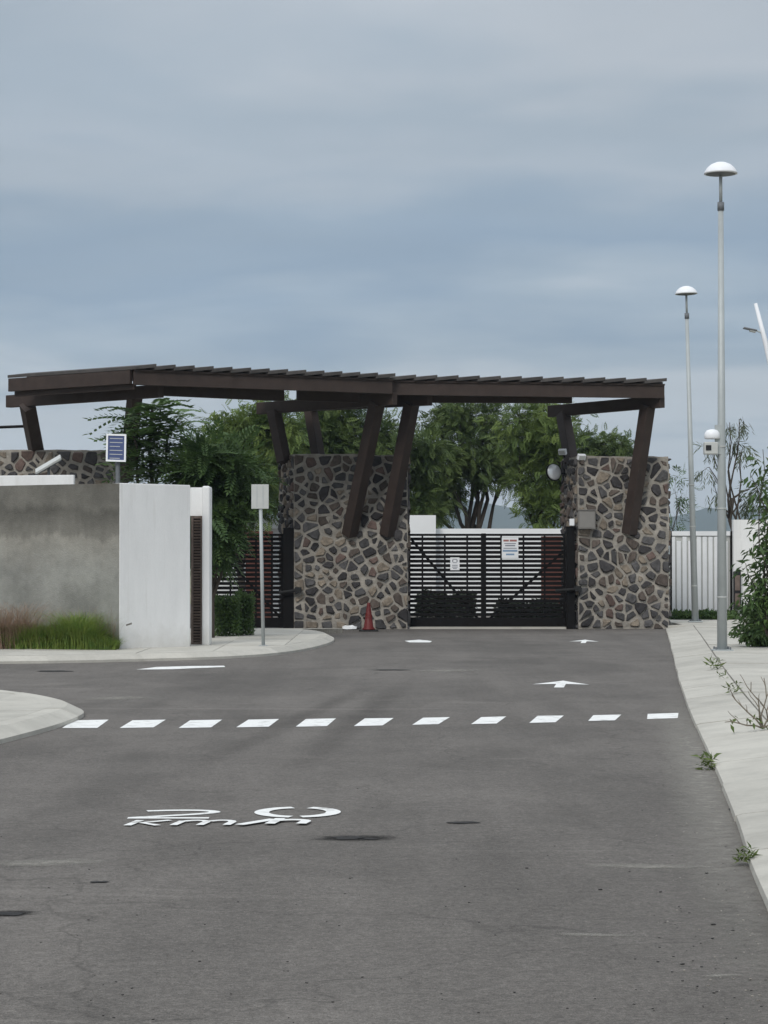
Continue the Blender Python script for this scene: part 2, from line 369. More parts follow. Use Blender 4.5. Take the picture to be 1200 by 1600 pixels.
sheet('painted_line', [gnd(*p) for p in ((213, 1046.5), (270, 1046), (300, 1044.5), (352, 1042.5), (350, 1040.5), (300, 1041), (245, 1042.5))], .004, M['paint'], road)

def chaikin(p, it=2, closed=False):
    for _ in range(it):
        q = [] if closed else [p[0]]
        n = len(p)
        for i in range(n if closed else n - 1):
            a, c = Vector(p[i]), Vector(p[(i + 1) % n]); q += [tuple(a * .75 + c * .25), tuple(a * .25 + c * .75)]
        if not closed: q.append(p[-1])
        p = q
    return p
def stroke(pts, wd):
    """flat painted stroke with rounded mitres; pts in ground metres"""
    pts = [Vector((p[0], p[1])) for p in pts]; b = MB(); vs = []
    for i, p in enumerate(pts):
        d = (pts[min(i + 1, len(pts) - 1)] - pts[max(i - 1, 0)]).normalized(); n = Vector((-d.y, d.x))
        w2 = wd / 2 if not callable(wd) else wd(i / (len(pts) - 1)) / 2
        vs += [(p.x + n.x * w2, p.y + n.y * w2, .004), (p.x - n.x * w2, p.y - n.y * w2, .004)]
    k = len(pts); b.add(vs, [(2 * i + 1, 2 * i + 3, 2 * i + 2, 2 * i) for i in range(k - 1)])
    return b
GZ = [0.0]
def glyph(name, strokes, x0, x1, yb, yt, skew, wd):
    """strokes in a unit cell mapped onto the road"""
    B = MB()
    for si, s in enumerate(strokes):
        q = [(x0 + (x1 - x0) * u + skew * v, yb + (yt - yb) * v) for u, v in s]
        o = stroke(q, wd); zo = GZ[0] + .0006 * si; B.add([(v[0], v[1], v[2] + zo) for v in o.v], o.f)
    GZ[0] += .0021 if name != 'painted_slash' else .0007
    return B.build(name, M['paint'], road)
def arc(cx, cy, rx, ry, a0, a1, n=14): return [(cx + rx * math.cos(R(a0 + (a1 - a0) * i / n)), cy + ry * math.sin(R(a0 + (a1 - a0) * i / n))) for i in range(n + 1)]
yb2, yt2 = gnd(300, 1280.5).y, gnd(300, 1266).y
xa, xb = gnd(199, 1280).x, gnd(329, 1280).x
glyph('painted_digit', [chaikin([(.10, .86), (.45, .95), (.82, .93), (1.0, .74), (.78, .52), (.35, .30), (.02, .12)], 2), [(-.01, .1), (.97, .1)]], xa, xb, yb2, yt2, .03, .075)
yb0, yt0 = gnd(460, 1278.5).y, gnd(460, 1262).y
xa, xb = gnd(404, 1270).x, gnd(526, 1270).x
glyph('painted_digit', [arc(.5, .5, .46, .44, 100, 262, 14), arc(.5, .5, .46, .44, 72, -82, 14)], xa, xb, yb0, yt0, .0, .095)
ybk, ytk = gnd(300, 1291.5).y, gnd(300, 1283.4).y
def cell(p0, p1): return gnd(p0, 1290.5).x, gnd(p1, 1290.5).x
glyph('painted_letter', [[(.05, 0), (.05, 1)], [(.95, 1), (.3, .5), (.95, 0)]], *cell(197, 250), ybk, ytk, .05, .05)
glyph('painted_letter', [[(.05, 0), (.05, .8)], arc(.28, .55, .22, .35, 150, 0, 7) + [(.5, 0)], arc(.73, .55, .22, .35, 150, 0, 7) + [(.96, 0)]], *cell(267, 358), ybk, ytk, .05, .05)
glyph('painted_slash', [[(0, 0), (1, 1.1)]], *cell(374, 402), ybk, ytk, .08, .07)
glyph('painted_letter', [[(.05, 0), (.05, 1.1)], arc(.5, .5, .43, .30, 160, 0, 8) + [(.93, 0)]], *cell(418, 474), ybk + .05, ytk + .04, .05, .065)

def dense(poly, step):
    out = [poly[0]]
    for a, c in zip(poly, poly[1:]):
        a, c = Vector(a), Vector(c); k = max(1, int((c - a).length / step))
        out += [tuple(a + (c - a) * (i / k)) for i in range(1, k + 1)]
    return out
def blot(cx, cy, rx, ry, name='pothole', m=M['tar'], n=18, z=.0045, seed=0):
    rr = random.Random(seed); P = []
    for i in range(n):
        t = 2 * math.pi * i / n; k = .7 + .5 * rr.random()
        P.append(gnd(cx + rx * math.cos(t) * k, cy + ry * math.sin(t) * k))
    return sheet(name, P, z, m, road)
blot(545, 1310, 26, 2.6, seed=1); blot(575, 1311.5, 18, 1.5, seed=8); blot(722, 1286, 25, 1.6, seed=2); blot(14, 1429, 24, 3, seed=3); blot(155, 1379, 16, 1.3, seed=4)
blot(1148, 1265, 9, 3, seed=5); blot(85, 1049, 28, 1.2, seed=6); blot(612, 1047, 34, .8, seed=9)
def dirt(name, col, lo, hi, sc, st=(1, 1, 1), amax=.8):
    """loose dirt on the road: patchy cover that thins out to its edges"""
    m = bpy.data.materials.new(name); m.use_nodes = True; nd = m.node_tree.nodes; ln = m.node_tree.links; p = nd['Principled BSDF']; p.inputs['Roughness'].default_value = 1
    p.inputs['Base Color'].default_value = (*col, 1); p.inputs['Specular IOR Level'].default_value = .1
    g = nd.new('ShaderNodeNewGeometry'); mp = nd.new('ShaderNodeMapping'); mp.inputs['Scale'].default_value = st; ln.new(g.outputs['Position'], mp.inputs[0])
    n = nd.new('ShaderNodeTexNoise'); n.inputs['Scale'].default_value = sc; n.inputs['Detail'].default_value = 8; n.inputs['Roughness'].default_value = .75; ln.new(mp.outputs[0], n.inputs[0])
    at = nd.new('ShaderNodeAttribute'); at.attribute_name = 'cover'
    mu = nd.new('ShaderNodeMath'); mu.operation = 'MULTIPLY'; ln.new(n.outputs[0], mu.inputs[0]); ln.new(at.outputs['Fac'], mu.inputs[1])
    r = nd.new('ShaderNodeMapRange'); r.inputs[1].default_value = lo; r.inputs[2].default_value = hi; r.inputs[4].default_value = amax; ln.new(mu.outputs[0], r.inputs[0])
    ln.new(r.outputs[0], p.inputs['Alpha']); return m
def soft(name, pts, wd, m, z=.003, nx=6):
    """a strip along pts whose cover fades to nothing at its rim"""
    pts = [Vector((p[0], p[1])) for p in pts]; V = []; C = []; k = 2 * nx + 1; n = len(pts)
    for i, p in enumerate(pts):
        d = (pts[min(i + 1, n - 1)] - pts[max(i - 1, 0)]).normalized(); q = Vector((-d.y, d.x)); e = math.sin(math.pi * i / (n - 1)) ** .6
        for j in range(k):
            u = j / nx - 1; V.append((p.x + q.x * u * wd / 2, p.y + q.y * u * wd / 2, z)); C.append(max(0, (1 - abs(u) ** 1.5) * e))
    Fc = [(i * k + j + 1, (i + 1) * k + j + 1, (i + 1) * k + j, i * k + j) for i in range(n - 1) for j in range(k - 1)]
    b = MB().add(V, Fc); o = b.build(name, m, road); a = o.data.attributes.new('cover', 'FLOAT', 'POINT'); a.data.foreach_set('value', C)
    if o.data.polygons[0].normal.z < 0: o.data.flip_normals()
    return o
DUST = dirt('dust', (.30, .285, .255), .22, .62, 9); SOOT = dirt('tyre_marks', (.045, .042, .040), .12, .8, 2, amax=.26); OIL = dirt('oil_stain', (.025, .024, .023), .22, .5, 14, amax=.9)
def line(a, c, n=14): return [tuple((gnd(*a) + (gnd(*c) - gnd(*a)) * (i / n))[:2]) for i in range(n + 1)]
kl = [tuple((gnd(*p) + Vector((-.12, 0, 0)))[:2]) for p in KERB[3:]]
soft('kerb_dust', dense(kl, .5), .9, DUST, .0022)
soft('dust_streak', line((880, 1352), (1140, 1356)), .35, DUST, .0026); soft('dust_streak', line((-60, 1352), (200, 1345)), .5, DUST, .0026)
soft('dust_streak', line((1090, 1527), (1170, 1523)), .10, DUST, .0027); soft('dust_streak', line((850, 1460), (1010, 1463)), .16, DUST, .0026); soft('dust_streak', line((640, 1050), (760, 1046)), 1.2, DUST, .0026)
soft('worn_marking', line((120, 1094), (250, 1088)), 1.1, DUST, .0026)
soft('tyre_track', line((655, 1050), (380, 1262)), .55, SOOT, .0030); soft('tyre_track', line((590, 1065), (250, 1225)), .45, SOOT, .0032)
for (a_, c_, w_) in (((470, 1311), (640, 1309), .45), ((690, 1287), (755, 1285), .16), ((-40, 1430), (70, 1426), .30)): soft('oil_stain', line(a_, c_), w_, OIL, .0036)
# grit and chips lying on the road: countless, one object
b = MB(); rr = random.Random(5)
for k in range(190):
    u = rr.random(); py = 1180 + 440 * u ** .6; px = rr.uniform(0, 1200) if k % 3 else rr.gauss(1050 + (py - 1300) * .25, 70)
    lim = 1105 + (py - 1180) * .38
    if px > lim - 10: continue
    c = gnd(px, py); s = rr.uniform(.002, .0048) * (1.9 if rr.random() < .06 else 1)
    rot = Matrix.Rotation(rr.random() * 6.28, 3, 'Z')
    b.box((c.x, c.y, s * .3), (s * 2.2, s * 1.4, s * .7), rot)
b.build('road_grit', M['tar'], kind='stuff')
b = MB()
for k in range(120):
    py = 1180 + 440 * rr.random() ** .6; px = rr.gauss(1085 + (py - 1300) * .35, 45); lim = 1105 + (py - 1180) * .38
    if px > lim - 6: continue
    c = gnd(px, py); s = rr.uniform(.002, .005); rot = Matrix.Rotation(rr.random() * 6.28, 3, 'Z')
    b.box((c.x, c.y, s * .3), (s * 2, s * 1.4, s * .7), rot)
b.build('gutter_gravel', M['mortar'], kind='stuff')

# ------------------------------------------------------------------ right pavement: sloped kerb slabs and paving slabs
kp = [gnd(*p) for p in KERB][::-1]        # from the camera up to the gate
S = [0]
for a, c in zip(kp, kp[1:]): S.append(S[-1] + (c - a).length)
def catm(i, t):
    P = [kp[max(0, min(len(kp) - 1, j))] for j in (i - 1, i, i + 1, i + 2)]
    return .5 * ((2 * P[1]) + (P[2] - P[0]) * t + (2 * P[0] - 5 * P[1] + 4 * P[2] - P[3]) * t * t + (3 * P[1] - P[0] - 3 * P[2] + P[3]) * t ** 3)
def kat(s):
    s = max(0, min(S[-1], s))
    for i in range(len(S) - 1):
        if s <= S[i + 1]: return catm(i, (s - S[i]) / (S[i + 1] - S[i]))
def kfr(s):
    p = kat(s); d = (kat(s + .2) - kat(s - .2)).normalized(); return p, Vector((d.y, -d.x, 0))
side = tag(bpy.data.objects.new('pavement', None), kind='structure'); COL.objects.link(side)
side.location = (5, 30, 0)
KW, PH, LIP = .66, .125, .036
def strip(name, s0, s1, prof, m, parent, step=.5, end=True):
    """loft a cross-section [(offset,height)] along the kerb"""
    n = max(1, int(math.ceil((s1 - s0) / step))); b = MB(); k = len(prof); vs = []
    for i in range(n + 1):
        p, q = kfr(s0 + (s1 - s0) * i / n)
        for o, h in prof: vs.append((p.x + q.x * o, p.y + q.y * o, h))
    fs = [(i * k + j, i * k + (j + 1) % k, (i + 1) * k + (j + 1) % k, (i + 1) * k + j) for i in range(n) for j in range(k)]
    fs += [tuple(range(k))[::-1], tuple(n * k + j for j in range(k))]
    return b.add(vs, fs).build(name, m, parent)
L = S[-1]; rr = random.Random(3)
strip('bed', 0, L, [(.02, -.02), (.02, LIP - .015), (KW, PH - .012), (4.6, PH - .012), (4.6, -.02)], M['concrete_dark'], side, 1.0)
s = 1.0
while s < L - .3:
    e = min(L, s + rr.uniform(1.75, 2.25)); j = .012
    o = rr.uniform(-.006, .006); dz = rr.uniform(-.004, .004)
    strip('kerb_slab', s + j, e - j, [(o, -.03), (o + .01, LIP + dz), (o + .05, LIP + .012 + dz), (KW - .016, PH + dz), (KW - .016, .0)], M['concrete'], side, .5)
    for a, c in ((KW + .006, 2.3), (2.312, 4.6)):
        dz = rr.uniform(-.005, .006)
        strip('paving_slab', s + j, e - j, [(a, .0), (a, PH + dz), (c, PH + dz), (c, 0)], M['concrete'], side, .6)
    s = e
# flared end of the kerb by the stone pillar and the driveway in front of the white gate
MB().prism([(6.80, 54.99, 0), (7.5, 55.0, 0), (11.5, 55.0, 0), (11.5, 60.6, 0), (7.25, 60.6, 0), (7.25, 55.8)], -.03, .118).build('paving_slab', M['concrete'], side)

# left pavements
def pave(px_list, h, name_loc, skirts=.03, divs=(), extra=()):
    o = tag(bpy.data.objects.new('pavement', None), kind='structure'); COL.objects.link(o); o.location = name_loc
    return o
lp = pave(None, 0, (-5, 39, 0))
edge = [gnd(*p) for p in ((-300, 1042), (0, 1037.5), (120, 1036), (240, 1033), (350, 1030), (430, 1024.5), (480, 1017), (512, 1008.5), (523, 1003), (521, 998), (505, 993), (470, 990))]
back_in = [(-.95, 52.8), (-2.2, 52.6), (-4.6, 52.4), (-16, 52)]
LB = [(p.x, p.y) for p in edge]
# kerb stones along the rounded edge, then slabs behind
def offs(poly, d):
    out = []
    for i, p in enumerate(poly):
        a = Vector(poly[max(i - 1, 0)]); c = Vector(poly[min(i + 1, len(poly) - 1)]); t = (c - a).normalized(); n = Vector((-t.y, t.x))
        out.append((p[0] + n.x * d, p[1] + n.y * d))
    return out
def kerb_run(poly, parent, wd=.30, h=.12, seg=1.6):
    D = dense(chaikin([tuple(p[:2]) for p in poly]), .4); inn = offs(D, wd); acc = 0; st = 0
    for i in range(1, len(D)):
        acc += (Vector(D[i]) - Vector(D[i - 1])).length
        if acc > seg or i == len(D) - 1:
            o = [Vector(p) for p in D[st:i + 1]]; n_ = [Vector(p) for p in inn[st:i + 1]]
            dz = random.uniform(-.004, .004)
            # sloped face: low at the road, full height inside
            b = MB(); k = len(o); vs = []
            for a, c in zip(o, n_):
                m1 = a + (c - a) * .5
                vs += [(a.x, a.y, -.02), (a.x, a.y, h * .35), (m1.x, m1.y, h + dz), (c.x, c.y, h + dz), (c.x, c.y, -.02)]
            fs = [(q * 5 + j, q * 5 + (j + 1) % 5, (q + 1) * 5 + (j + 1) % 5, (q + 1) * 5 + j) for q in range(k - 1) for j in range(5)]
            fs += [(4, 3, 2, 1, 0), tuple((k - 1) * 5 + j for j in range(5))]
            b.add(vs, fs).build('kerb_stone', M['concrete'], parent)
            acc = 0; st = i
    return D, inn
D, inn = kerb_run(LB, lp)
poly = [tuple(p) for p in inn]
# slabs of the flat part: cut the area into strips along x
def clip(poly, a, b_, c):
    """keep a*x+b*y<=c"""
    out = []; n = len(poly)
    for i in range(n):
        p, q = poly[i], poly[(i + 1) % n]; dp = a * p[0] + b_ * p[1] - c; dq = a * q[0] + b_ * q[1] - c
        if dp <= 0: out.append(p)
        if dp * dq < 0:
            t = dp / (dp - dq); out.append((p[0] + (q[0] - p[0]) * t, p[1] + (q[1] - p[1]) * t))
    return out
area = poly + back_in
cuts = [-16, -12.5, -10.4, -8.3, -6.2, -4.1, -2.9, -1.8, 3]
for x0, x1 in zip(cuts, cuts[1:]):
    for y0, y1 in ((30, 41.5), (41.5, 44.5), (44.5, 48), (48, 53)):
        q = clip(clip(clip(clip(area, 1, 0, x1 - .006), -1, 0, -x0 - .006), 0, 1, y1 - .006), 0, -1, -y0 - .006)
        if len(q) > 2:
            ar = abs(sum(q[i][0] * q[(i + 1) % len(q)][1] - q[(i + 1) % len(q)][0] * q[i][1] for i in range(len(q))))
            if ar > .04: MB().prism(q, -.02, .12 + random.uniform(-.004, .004)).build('paving_slab', M['concrete'], lp)
MB().prism(area, -.025, .105).build('bed', M['concrete_dark'], lp)

np_ = pave(None, 0, (-5, 23, 0))
e2 = [gnd(*p) for p in ((-420, 1262), (-150, 1200), (0, 1163), (60, 1147), (100, 1135), (126, 1124), (133, 1118), (122, 1111), (85, 1102), (40, 1095), (0, 1090.5), (-300, 1077))]
D, inn = kerb_run([(p.x, p.y) for p in e2], np_, .34, .12, 1.5)
area = [tuple(p) for p in inn]
cuts = [-30, -10, -8.4, -6.8, -5.4, -4.2, 0]
for x0, x1 in zip(cuts, cuts[1:]):
    for y0, y1 in ((10, 23.2), (23.2, 40)):
        q = clip(clip(clip(clip(area, 1, 0, x1 - .006), -1, 0, -x0 - .006), 0, 1, y1 - .006), 0, -1, -y0 - .006)
        if len(q) > 2: MB().prism(q, -.02, .12 + random.uniform(-.004, .004)).build('paving_slab', M['concrete'], np_)
MB().prism(area, -.025, .105).build('bed', M['concrete_dark'], np_)

# ------------------------------------------------------------------ far hills
b = MB(); prof = [(-2600, 95), (-1900, 70), (-1200, 60), (-700, 62), (-300, 66), (-60, 78), (60, 84), (110, 86), (190, 70), (300, 64), (372, 62), (400, 70), (425, 83), (445, 76), (470, 74), (500, 82), (560, 88), (800, 80), (1300, 90), (2000, 75), (2600, 90)]
xs = [p[0] for p in prof]; hs = [p[1] for p in prof]
nx, ny = 220, 9
for j in range(ny):
    for i in range(nx):
        x = -2600 + 5200 * i / (nx - 1); h = float(np.interp(x, xs, hs)); t = j / (ny - 1)
        k = math.sin(math.pi * min(1, t * 1.0)) if j else 0
        z = h * (1 - abs(2 * t - 1) ** 1.6) + 7 * mnoise.fractal(Vector((x * .012, t * 3, 0)), 1, 2, 4) * (1 if 0 < j < ny - 1 else 0)
        b.v.append((x, 2700 + 500 * t, z - 1.5))
for j in range(ny - 1):
    for i in range(nx - 1): b.f.append((j * nx + i, j * nx + i + 1, (j + 1) * nx + i + 1, (j + 1) * nx + i))
b.build('hills', M['hill'], smooth=True, kind='structure')

# ------------------------------------------------------------------ stone pillars
def voronoi(seeds, W, H, gap):
    cells = []
    for i, s in enumerate(seeds):
        poly = [(gap * .2, gap * .2), (W - gap * .2, gap * .2), (W - gap * .2, H - gap * .2), (gap * .2, H - gap * .2)]
        for j, t in enumerate(seeds):
            if i == j: continue
            dx, dy = t[0] - s[0], t[1] - s[1]; d = math.hypot(dx, dy)
            if d > 1.6: continue
            c = (t[0] ** 2 + t[1] ** 2 - s[0] ** 2 - s[1] ** 2) / 2 - gap * .5 * d
            poly = clip(poly, dx, dy, c)
            if len(poly) < 3: break
        if len(poly) >= 3: cells.append(poly)
    return cells
def pack(W, H, ax, ay, rr):
    """jittered seeds of uneven size"""
    s = []; y = ay * .5; row = 0
    while y < H:
        x = ax * rr.uniform(.1, .7)
        while x < W:
            if rr.random() > .06: s.append((x + rr.uniform(-.33, .33) * ax, y + rr.uniform(-.38, .38) * ay))
            if rr.random() < .16: s.append((x + rr.uniform(.3, .6) * ax, y + rr.uniform(.2, .5) * ay))
            x += ax * rr.uniform(.75, 1.3)
        y += ay * rr.uniform(.85, 1.15)
    return [(min(max(x, .02), W - .02), min(max(y, .02), H - .02)) for x, y in s]
def cut_corners(p, rr):
    out = []
    for i in range(len(p)):
        a, b_, c = Vector(p[i - 1]), Vector(p[i]), Vector(p[(i + 1) % len(p)]); k = rr.uniform(.05, .17)
        out += [tuple(b_ + (a - b_) * k + Vector((rr.uniform(-.012, .012), rr.uniform(-.012, .012)))), tuple(b_ + (c - b_) * k)]
    return out
def stone_face(p0, p1, z0, z1, parent, seed, ax=.30, ay=.205, weights=(32, 30, 18, 14, 6)):
    """rubble stones on the vertical face p0->p1 (outward normal to the right of p0->p1)"""
    rr = random.Random(seed); p0, p1 = Vector((p0[0], p0[1], 0)), Vector((p1[0], p1[1], 0)); u = (p1 - p0); W = u.length; u.normalize(); n = Vector((u.y, -u.x, 0)); H = z1 - z0
    for poly in voronoi(pack(W, H, ax, ay, rr), W, H, .045):
        ar = abs(sum(poly[i][0] * poly[(i + 1) % len(poly)][1] - poly[(i + 1) % len(poly)][0] * poly[i][1] for i in range(len(poly)))) / 2
        if ar < .006: continue
        cx = sum(p[0] for p in poly) / len(poly); cy = sum(p[1] for p in poly) / len(poly)
        k = rr.choice((1.04, 1.0, .96, .9, .8, .66))
        poly = [(cx + (x - cx) * k * rr.uniform(.9, 1.05), cy + (y - cy) * k * rr.uniform(.9, 1.05)) for x, y in poly]
        poly = cut_corners(poly, rr)
        if len(poly) > 14: poly = poly[::2] if len(poly) > 18 else poly
        dep = rr.uniform(.02, .075); m = len(poly); tx, ty = rr.uniform(-.03, .03), rr.uniform(-.03, .03)
        c3 = p0 + u * cx + Vector((0, 0, z0 + cy))
        b = MB(); vs = []
        for (x, y) in poly: vs.append(u * (x - cx) + Vector((0, 0, y - cy)) - n * .03)
        for (x, y) in poly: vs.append(u * (x - cx) * .96 + Vector((0, 0, (y - cy) * .96)) + n * (dep * .55))
        for (x, y) in poly: vs.append(u * (x - cx) * .78 + Vector((0, 0, (y - cy) * .78)) + n * (dep + tx * (x - cx) * 4 + ty * (y - cy) * 4 + rr.uniform(-.006, .006)))
        fs = [(a * m + i, a * m + (i + 1) % m, (a + 1) * m + (i + 1) % m, (a + 1) * m + i) for a in (0, 1) for i in range(m)] + [tuple(2 * m + i for i in range(m))]
        me = bpy.data.meshes.new('stone'); me.from_pydata([tuple(v) for v in vs], [], fs)
        me.materials.append(rr.choices(STONE, weights)[0]); me.update()
        o = link_mesh('stone', me, parent); o.location = c3 - wloc(parent)
def pillar(label, plan, H, faces, seed, **k):
    cx = sum(p[0] for p in plan) / len(plan); cy = sum(p[1] for p in plan) / len(plan)
    t = thing('stone_pillar', label, 'stone pillar', (cx, cy, 0))
    # mortar core with an uneven surface
    b = MB(); n = len(plan); per = []
    for i in range(n):
        a, c = Vector(plan[i]), Vector(plan[(i + 1) % n]); q = max(2, int((c - a).length / .12))
        per += [tuple(a + (c - a) * (j / q)) for j in range(q)]
    nz = int(H / .12); m = len(per)
    for j in range(nz + 1):
        z = H * j / nz
        for (x, y) in per:
            v = mnoise.noise_vector(Vector((x * 3.1, y * 3.1, z * 3.1))) * .022
            b.v.append((x + v.x, y + v.y, z - (.05 if j == 0 else 0) + (v.z * 2.0 if j == nz else 0)))
    for j in range(nz):
        for i in range(m): b.f.append((j * m + i, j * m + (i + 1) % m, (j + 1) * m + (i + 1) % m, (j + 1) * m + i))
    b.f.append(tuple(nz * m + i for i in range(m)))
    b.build('mortar_core', M['mortar'], t)
    for q, (i, z0) in enumerate(faces): stone_face(plan[i], plan[(i + 1) % n], z0, H - .02, t, seed + q, **k)
    return t
YL, YR = 55.9, 56.1
HL = pt(540, 710, YL).z; HR = pt(980, 713, YR).z
planL = [(X(459, YL), YL), (X(637, YL + .1), YL + .1), (X(634, 57.6), 57.6), (X(437, 57.3), 57.3)]
planR = [(X(903, YR), YR), (X(1045, YR + .2), YR + .2), (6.86, 57.8), (X(878, 57.6), 57.6)]
plan3 = [(X(-60, 55.5), 55.5), (X(196, 55.5), 55.5), (X(190, 57), 57.0), (X(-55, 57), 57.0)]
pillar('broad rubble stone pillar between the two black slatted gates, red cone at its foot', planL, HL, [(3, 0), (0, 0), (1, 0)], 21)
pillar('rubble stone pillar right of the wide black gate, grey box mounted on it', planR, HR, [(3, 0), (0, 0), (1, 0)], 51)
pillar('rubble stone pillar showing above the bare grey cement wall', plan3, pt(80, 703, 55.5).z, [(0, 2.6), (1, 2.6)], 81)

# ------------------------------------------------------------------ canopies (two) on leaning posts
DIR = Vector((-3.37, 3.0, 0)).normalized()      # frames run from near right to far left
def canopy(label, A, B, back, H, nP, frames, side_fascia, lower):
    """A,B: ends of the front edge; back: vector to the far edge; H: top of fascia"""
    A, B = Vector((*A, 0)), Vector((*B, 0)); back = Vector((*back, 0)); u = (B - A).normalized(); nrm = Vector((u.y, -u.x, 0)); up = Vector((0, 0, 1))
    t = thing('entrance_canopy', label, 'canopy', ((A + B) / 2 + back / 2).to_tuple()); Lg = (B - A).length
    MB().bar(A + up * (H - .168), B + up * (H - .168), .09, .336, nrm).build('fascia', M['beam'], t, bevel=.006)
    MB().bar(A + up * (H - .012) + nrm * .05, B + up * (H - .012) + nrm * .05, .06, .04, nrm).build('fascia_trim', M['beam'], t)
    if side_fascia:
        a = A - u * .02 + back.normalized() * .05; sd_ = Vector((-back.y, back.x, 0)).normalized()
        MB().bar(a + up * (H - .157), a + back + up * (H - .157), .09, .305, sd_).build('fascia', M['beam'], t, bevel=.006)
    if side_fascia:
        a = A + u * .12 + back.normalized() * .1
        MB().bar(a + up * (H - .36), a + back * .985 + up * (H - .36), .07, .13, sd_).build('side_beam', M['beam'], t)
    for i in range(nP):
        a = A + u * (Lg * i / nP) + nrm * .14; c = A + u * (Lg * (i + 1.08) / nP) + nrm * .14; bb = back + back.normalized() * .2
        if i == nP - 1: c = A + u * (Lg + .03) + nrm * .14
        z0, z1 = H + .075, H + .145
        q = [a, c, c + bb, a + bb]; lo_ = [H + .006, H + .068, H + .068, H + .006]; hi_ = [z0, z1, z1, z0]
        vs = [(p.x, p.y, z) for p, z in zip(q, lo_)] + [(p.x, p.y, z) for p, z in zip(q, hi_)]
        MB().add(vs, [(3, 2, 1, 0), (4, 5, 6, 7), (0, 1, 5, 4), (1, 2, 6, 5), (2, 3, 7, 6), (3, 0, 4, 7)]).build('roof_panel', M['panel'], t)
        # closing lip under the raised edge, so the front shows a stepped sheet
    MB().bar(A + up * (H + .035) - nrm * .12, B + up * (H + .035) - nrm * .12, .05, .07, nrm).build('eaves_closer', M['panel'], t)
    for p0, p1 in lower: MB().bar(p0, p1, .12, .30, nrm).build('edge_beam', M['beam'], t, bevel=.006)
    for (r_, l_, posts) in frames:
        r_, l_ = Vector(r_), Vector(l_); d = (l_ - r_).normalized(); sdv = Vector((-d.y, d.x, 0))
        MB().bar(r_, l_, .17, .29, sdv).build('cross_beam', M['beam'], t, bevel=.008)
        for p0, p1, w_ in posts: MB().bar(p0, p1, w_, w_ * .95, sdv).build('post', M['beam'], t, bevel=.008)
    return t
HT = 5.93
zA = 51.2
A_ = (X(208, zA), zA); B_ = (X(612, 53.95), 53.95)
# frames: centre line of each cross beam, right end then left end
f0 = (pt(252, 611, 51.75), pt(13, 627.5, 54.9), [(pt(211, 616, 52.3), pt(197, 748, 54.9), .27), (pt(43, 634, 54.4), pt(58, 712, 55.9), .30)])
f1 = (pt(617, 623, 54.05), pt(404, 638.5, 57.0), [(pt(589, 630, 54.4), pt(546, 836, 55.9), .29), (pt(428, 643, 56.6), pt(444, 722, 56.3), .27)])
f2 = (pt(672, 624, 54.55), pt(472, 634, 57.2), [(pt(643, 631, 54.9), pt(605, 836, 55.95), .29), (pt(485, 640, 57.0), pt(498, 716, 56.6), .25)])
f3 = (pt(1035, 627.5, 55.3), pt(859, 643, 58.3), [(pt(1012, 634, 55.6), pt(983, 834, 56.2), .28), (pt(880, 648, 57.9), pt(893, 722, 57.0), .27)])
canopy('left half of the brown steel entrance canopy, over the grey wall', A_, B_, (-3.1, 2.35), HT, 14, [f0, f1], True,
       [(pt(250, 608, 52.3), pt(443, 617, 53.6)), (pt(464, 616, 54.2), pt(611, 621, 55.0))])
C_ = (X(612.6, 54.15), 54.15); D_ = (X(1038, 55.25), 55.25)
canopy('right half of the brown steel entrance canopy, over the wide black gate', C_, D_, (-2.6, 2.6), HT - .01, 13, [f2, f3], False,
       [(pt(640, 619.5, 54.9), pt(893, 620.5, 55.7))])
MB().tube([pt(-40, 669, 55.2), pt(40, 666, 55.2)], .035, 8).solo('pipe', M['black'], 'thin black horizontal pipe running off the left edge from the leftmost canopy post', 'pipe')

# ------------------------------------------------------------------ gates
def gate_leaf(label, px0, px1, ytop, ybot, Y, nsl, uprights, brace, thick=None, group=None):
    t0, t1 = pt(px0, ytop, Y), pt(px1, ybot, Y); x0, x1, zt, zb = t0.x, t1.x, t0.z, max(.03, t1.z)
    t = thing('gate_leaf', label, 'gate', ((x0 + x1) / 2, Y, 0), group)
    fw = .06
    MB().box2((x0, Y - .03, zt - .055), (x1, Y + .03, zt)).build('top_rail', M['black'], t)
    MB().box2((x0, Y - .03, zb), (x1, Y + .03, zb + .24)).build('kick_panel', M['black'], t)
    for x in (x0 + fw / 2, x1 - fw / 2): MB().box2((x - fw / 2, Y - .032, zb + .24), (x + fw / 2, Y + .028, zt - .055)).build('stile', M['black'], t)
    lo, hi = zb + .26, zt - .075; pitch = (hi - lo) / nsl; sh = pitch * .70
    me = None
    for i in range(nsl):
        z = lo + pitch * (i + .5)
        if me is None:
            o = MB().box2((x0 + fw, Y - .014, z - sh / 2), (x1 - fw, Y + .014, z + sh / 2)).build('slat', M['black'], t); me = o; base = z
        else:
            c = me.copy(); COL.objects.link(c); c.parent = t; c.location = (0, 0, z - base)
    for px in uprights:
        x = X(px, Y); MB().box2((x - .022, Y + .016, zb + .24), (x + .022, Y + .05, zt - .055)).build('upright', M['black'], t)
    for a, c in brace: MB().bar(pt(*a, Y + .07), pt(*c, Y + .07), .035, .06, (0, 1, 0)).build('brace', M['black'], t)
    return t, x0, x1
YG = 56.6
gl, _, gx = gate_leaf('left leaf of the wide black slatted gate, small white notice on it', 637.5, 755.3, 834, 980, YG, 18, (660, 695, 730), [((642, 842), (748, 968))])
MB().box2((gx - .05, YG - .045, .05), (gx + .06, YG - .031, pt(755, 834, YG).z + .01)).build('meeting_strip', M['black'], gl)
gate_leaf('right leaf of the wide black slatted gate, larger notice board on it', 755.7, 884, 834, 980, YG, 18, (783, 818, 851), [((884, 858), (764, 968))])
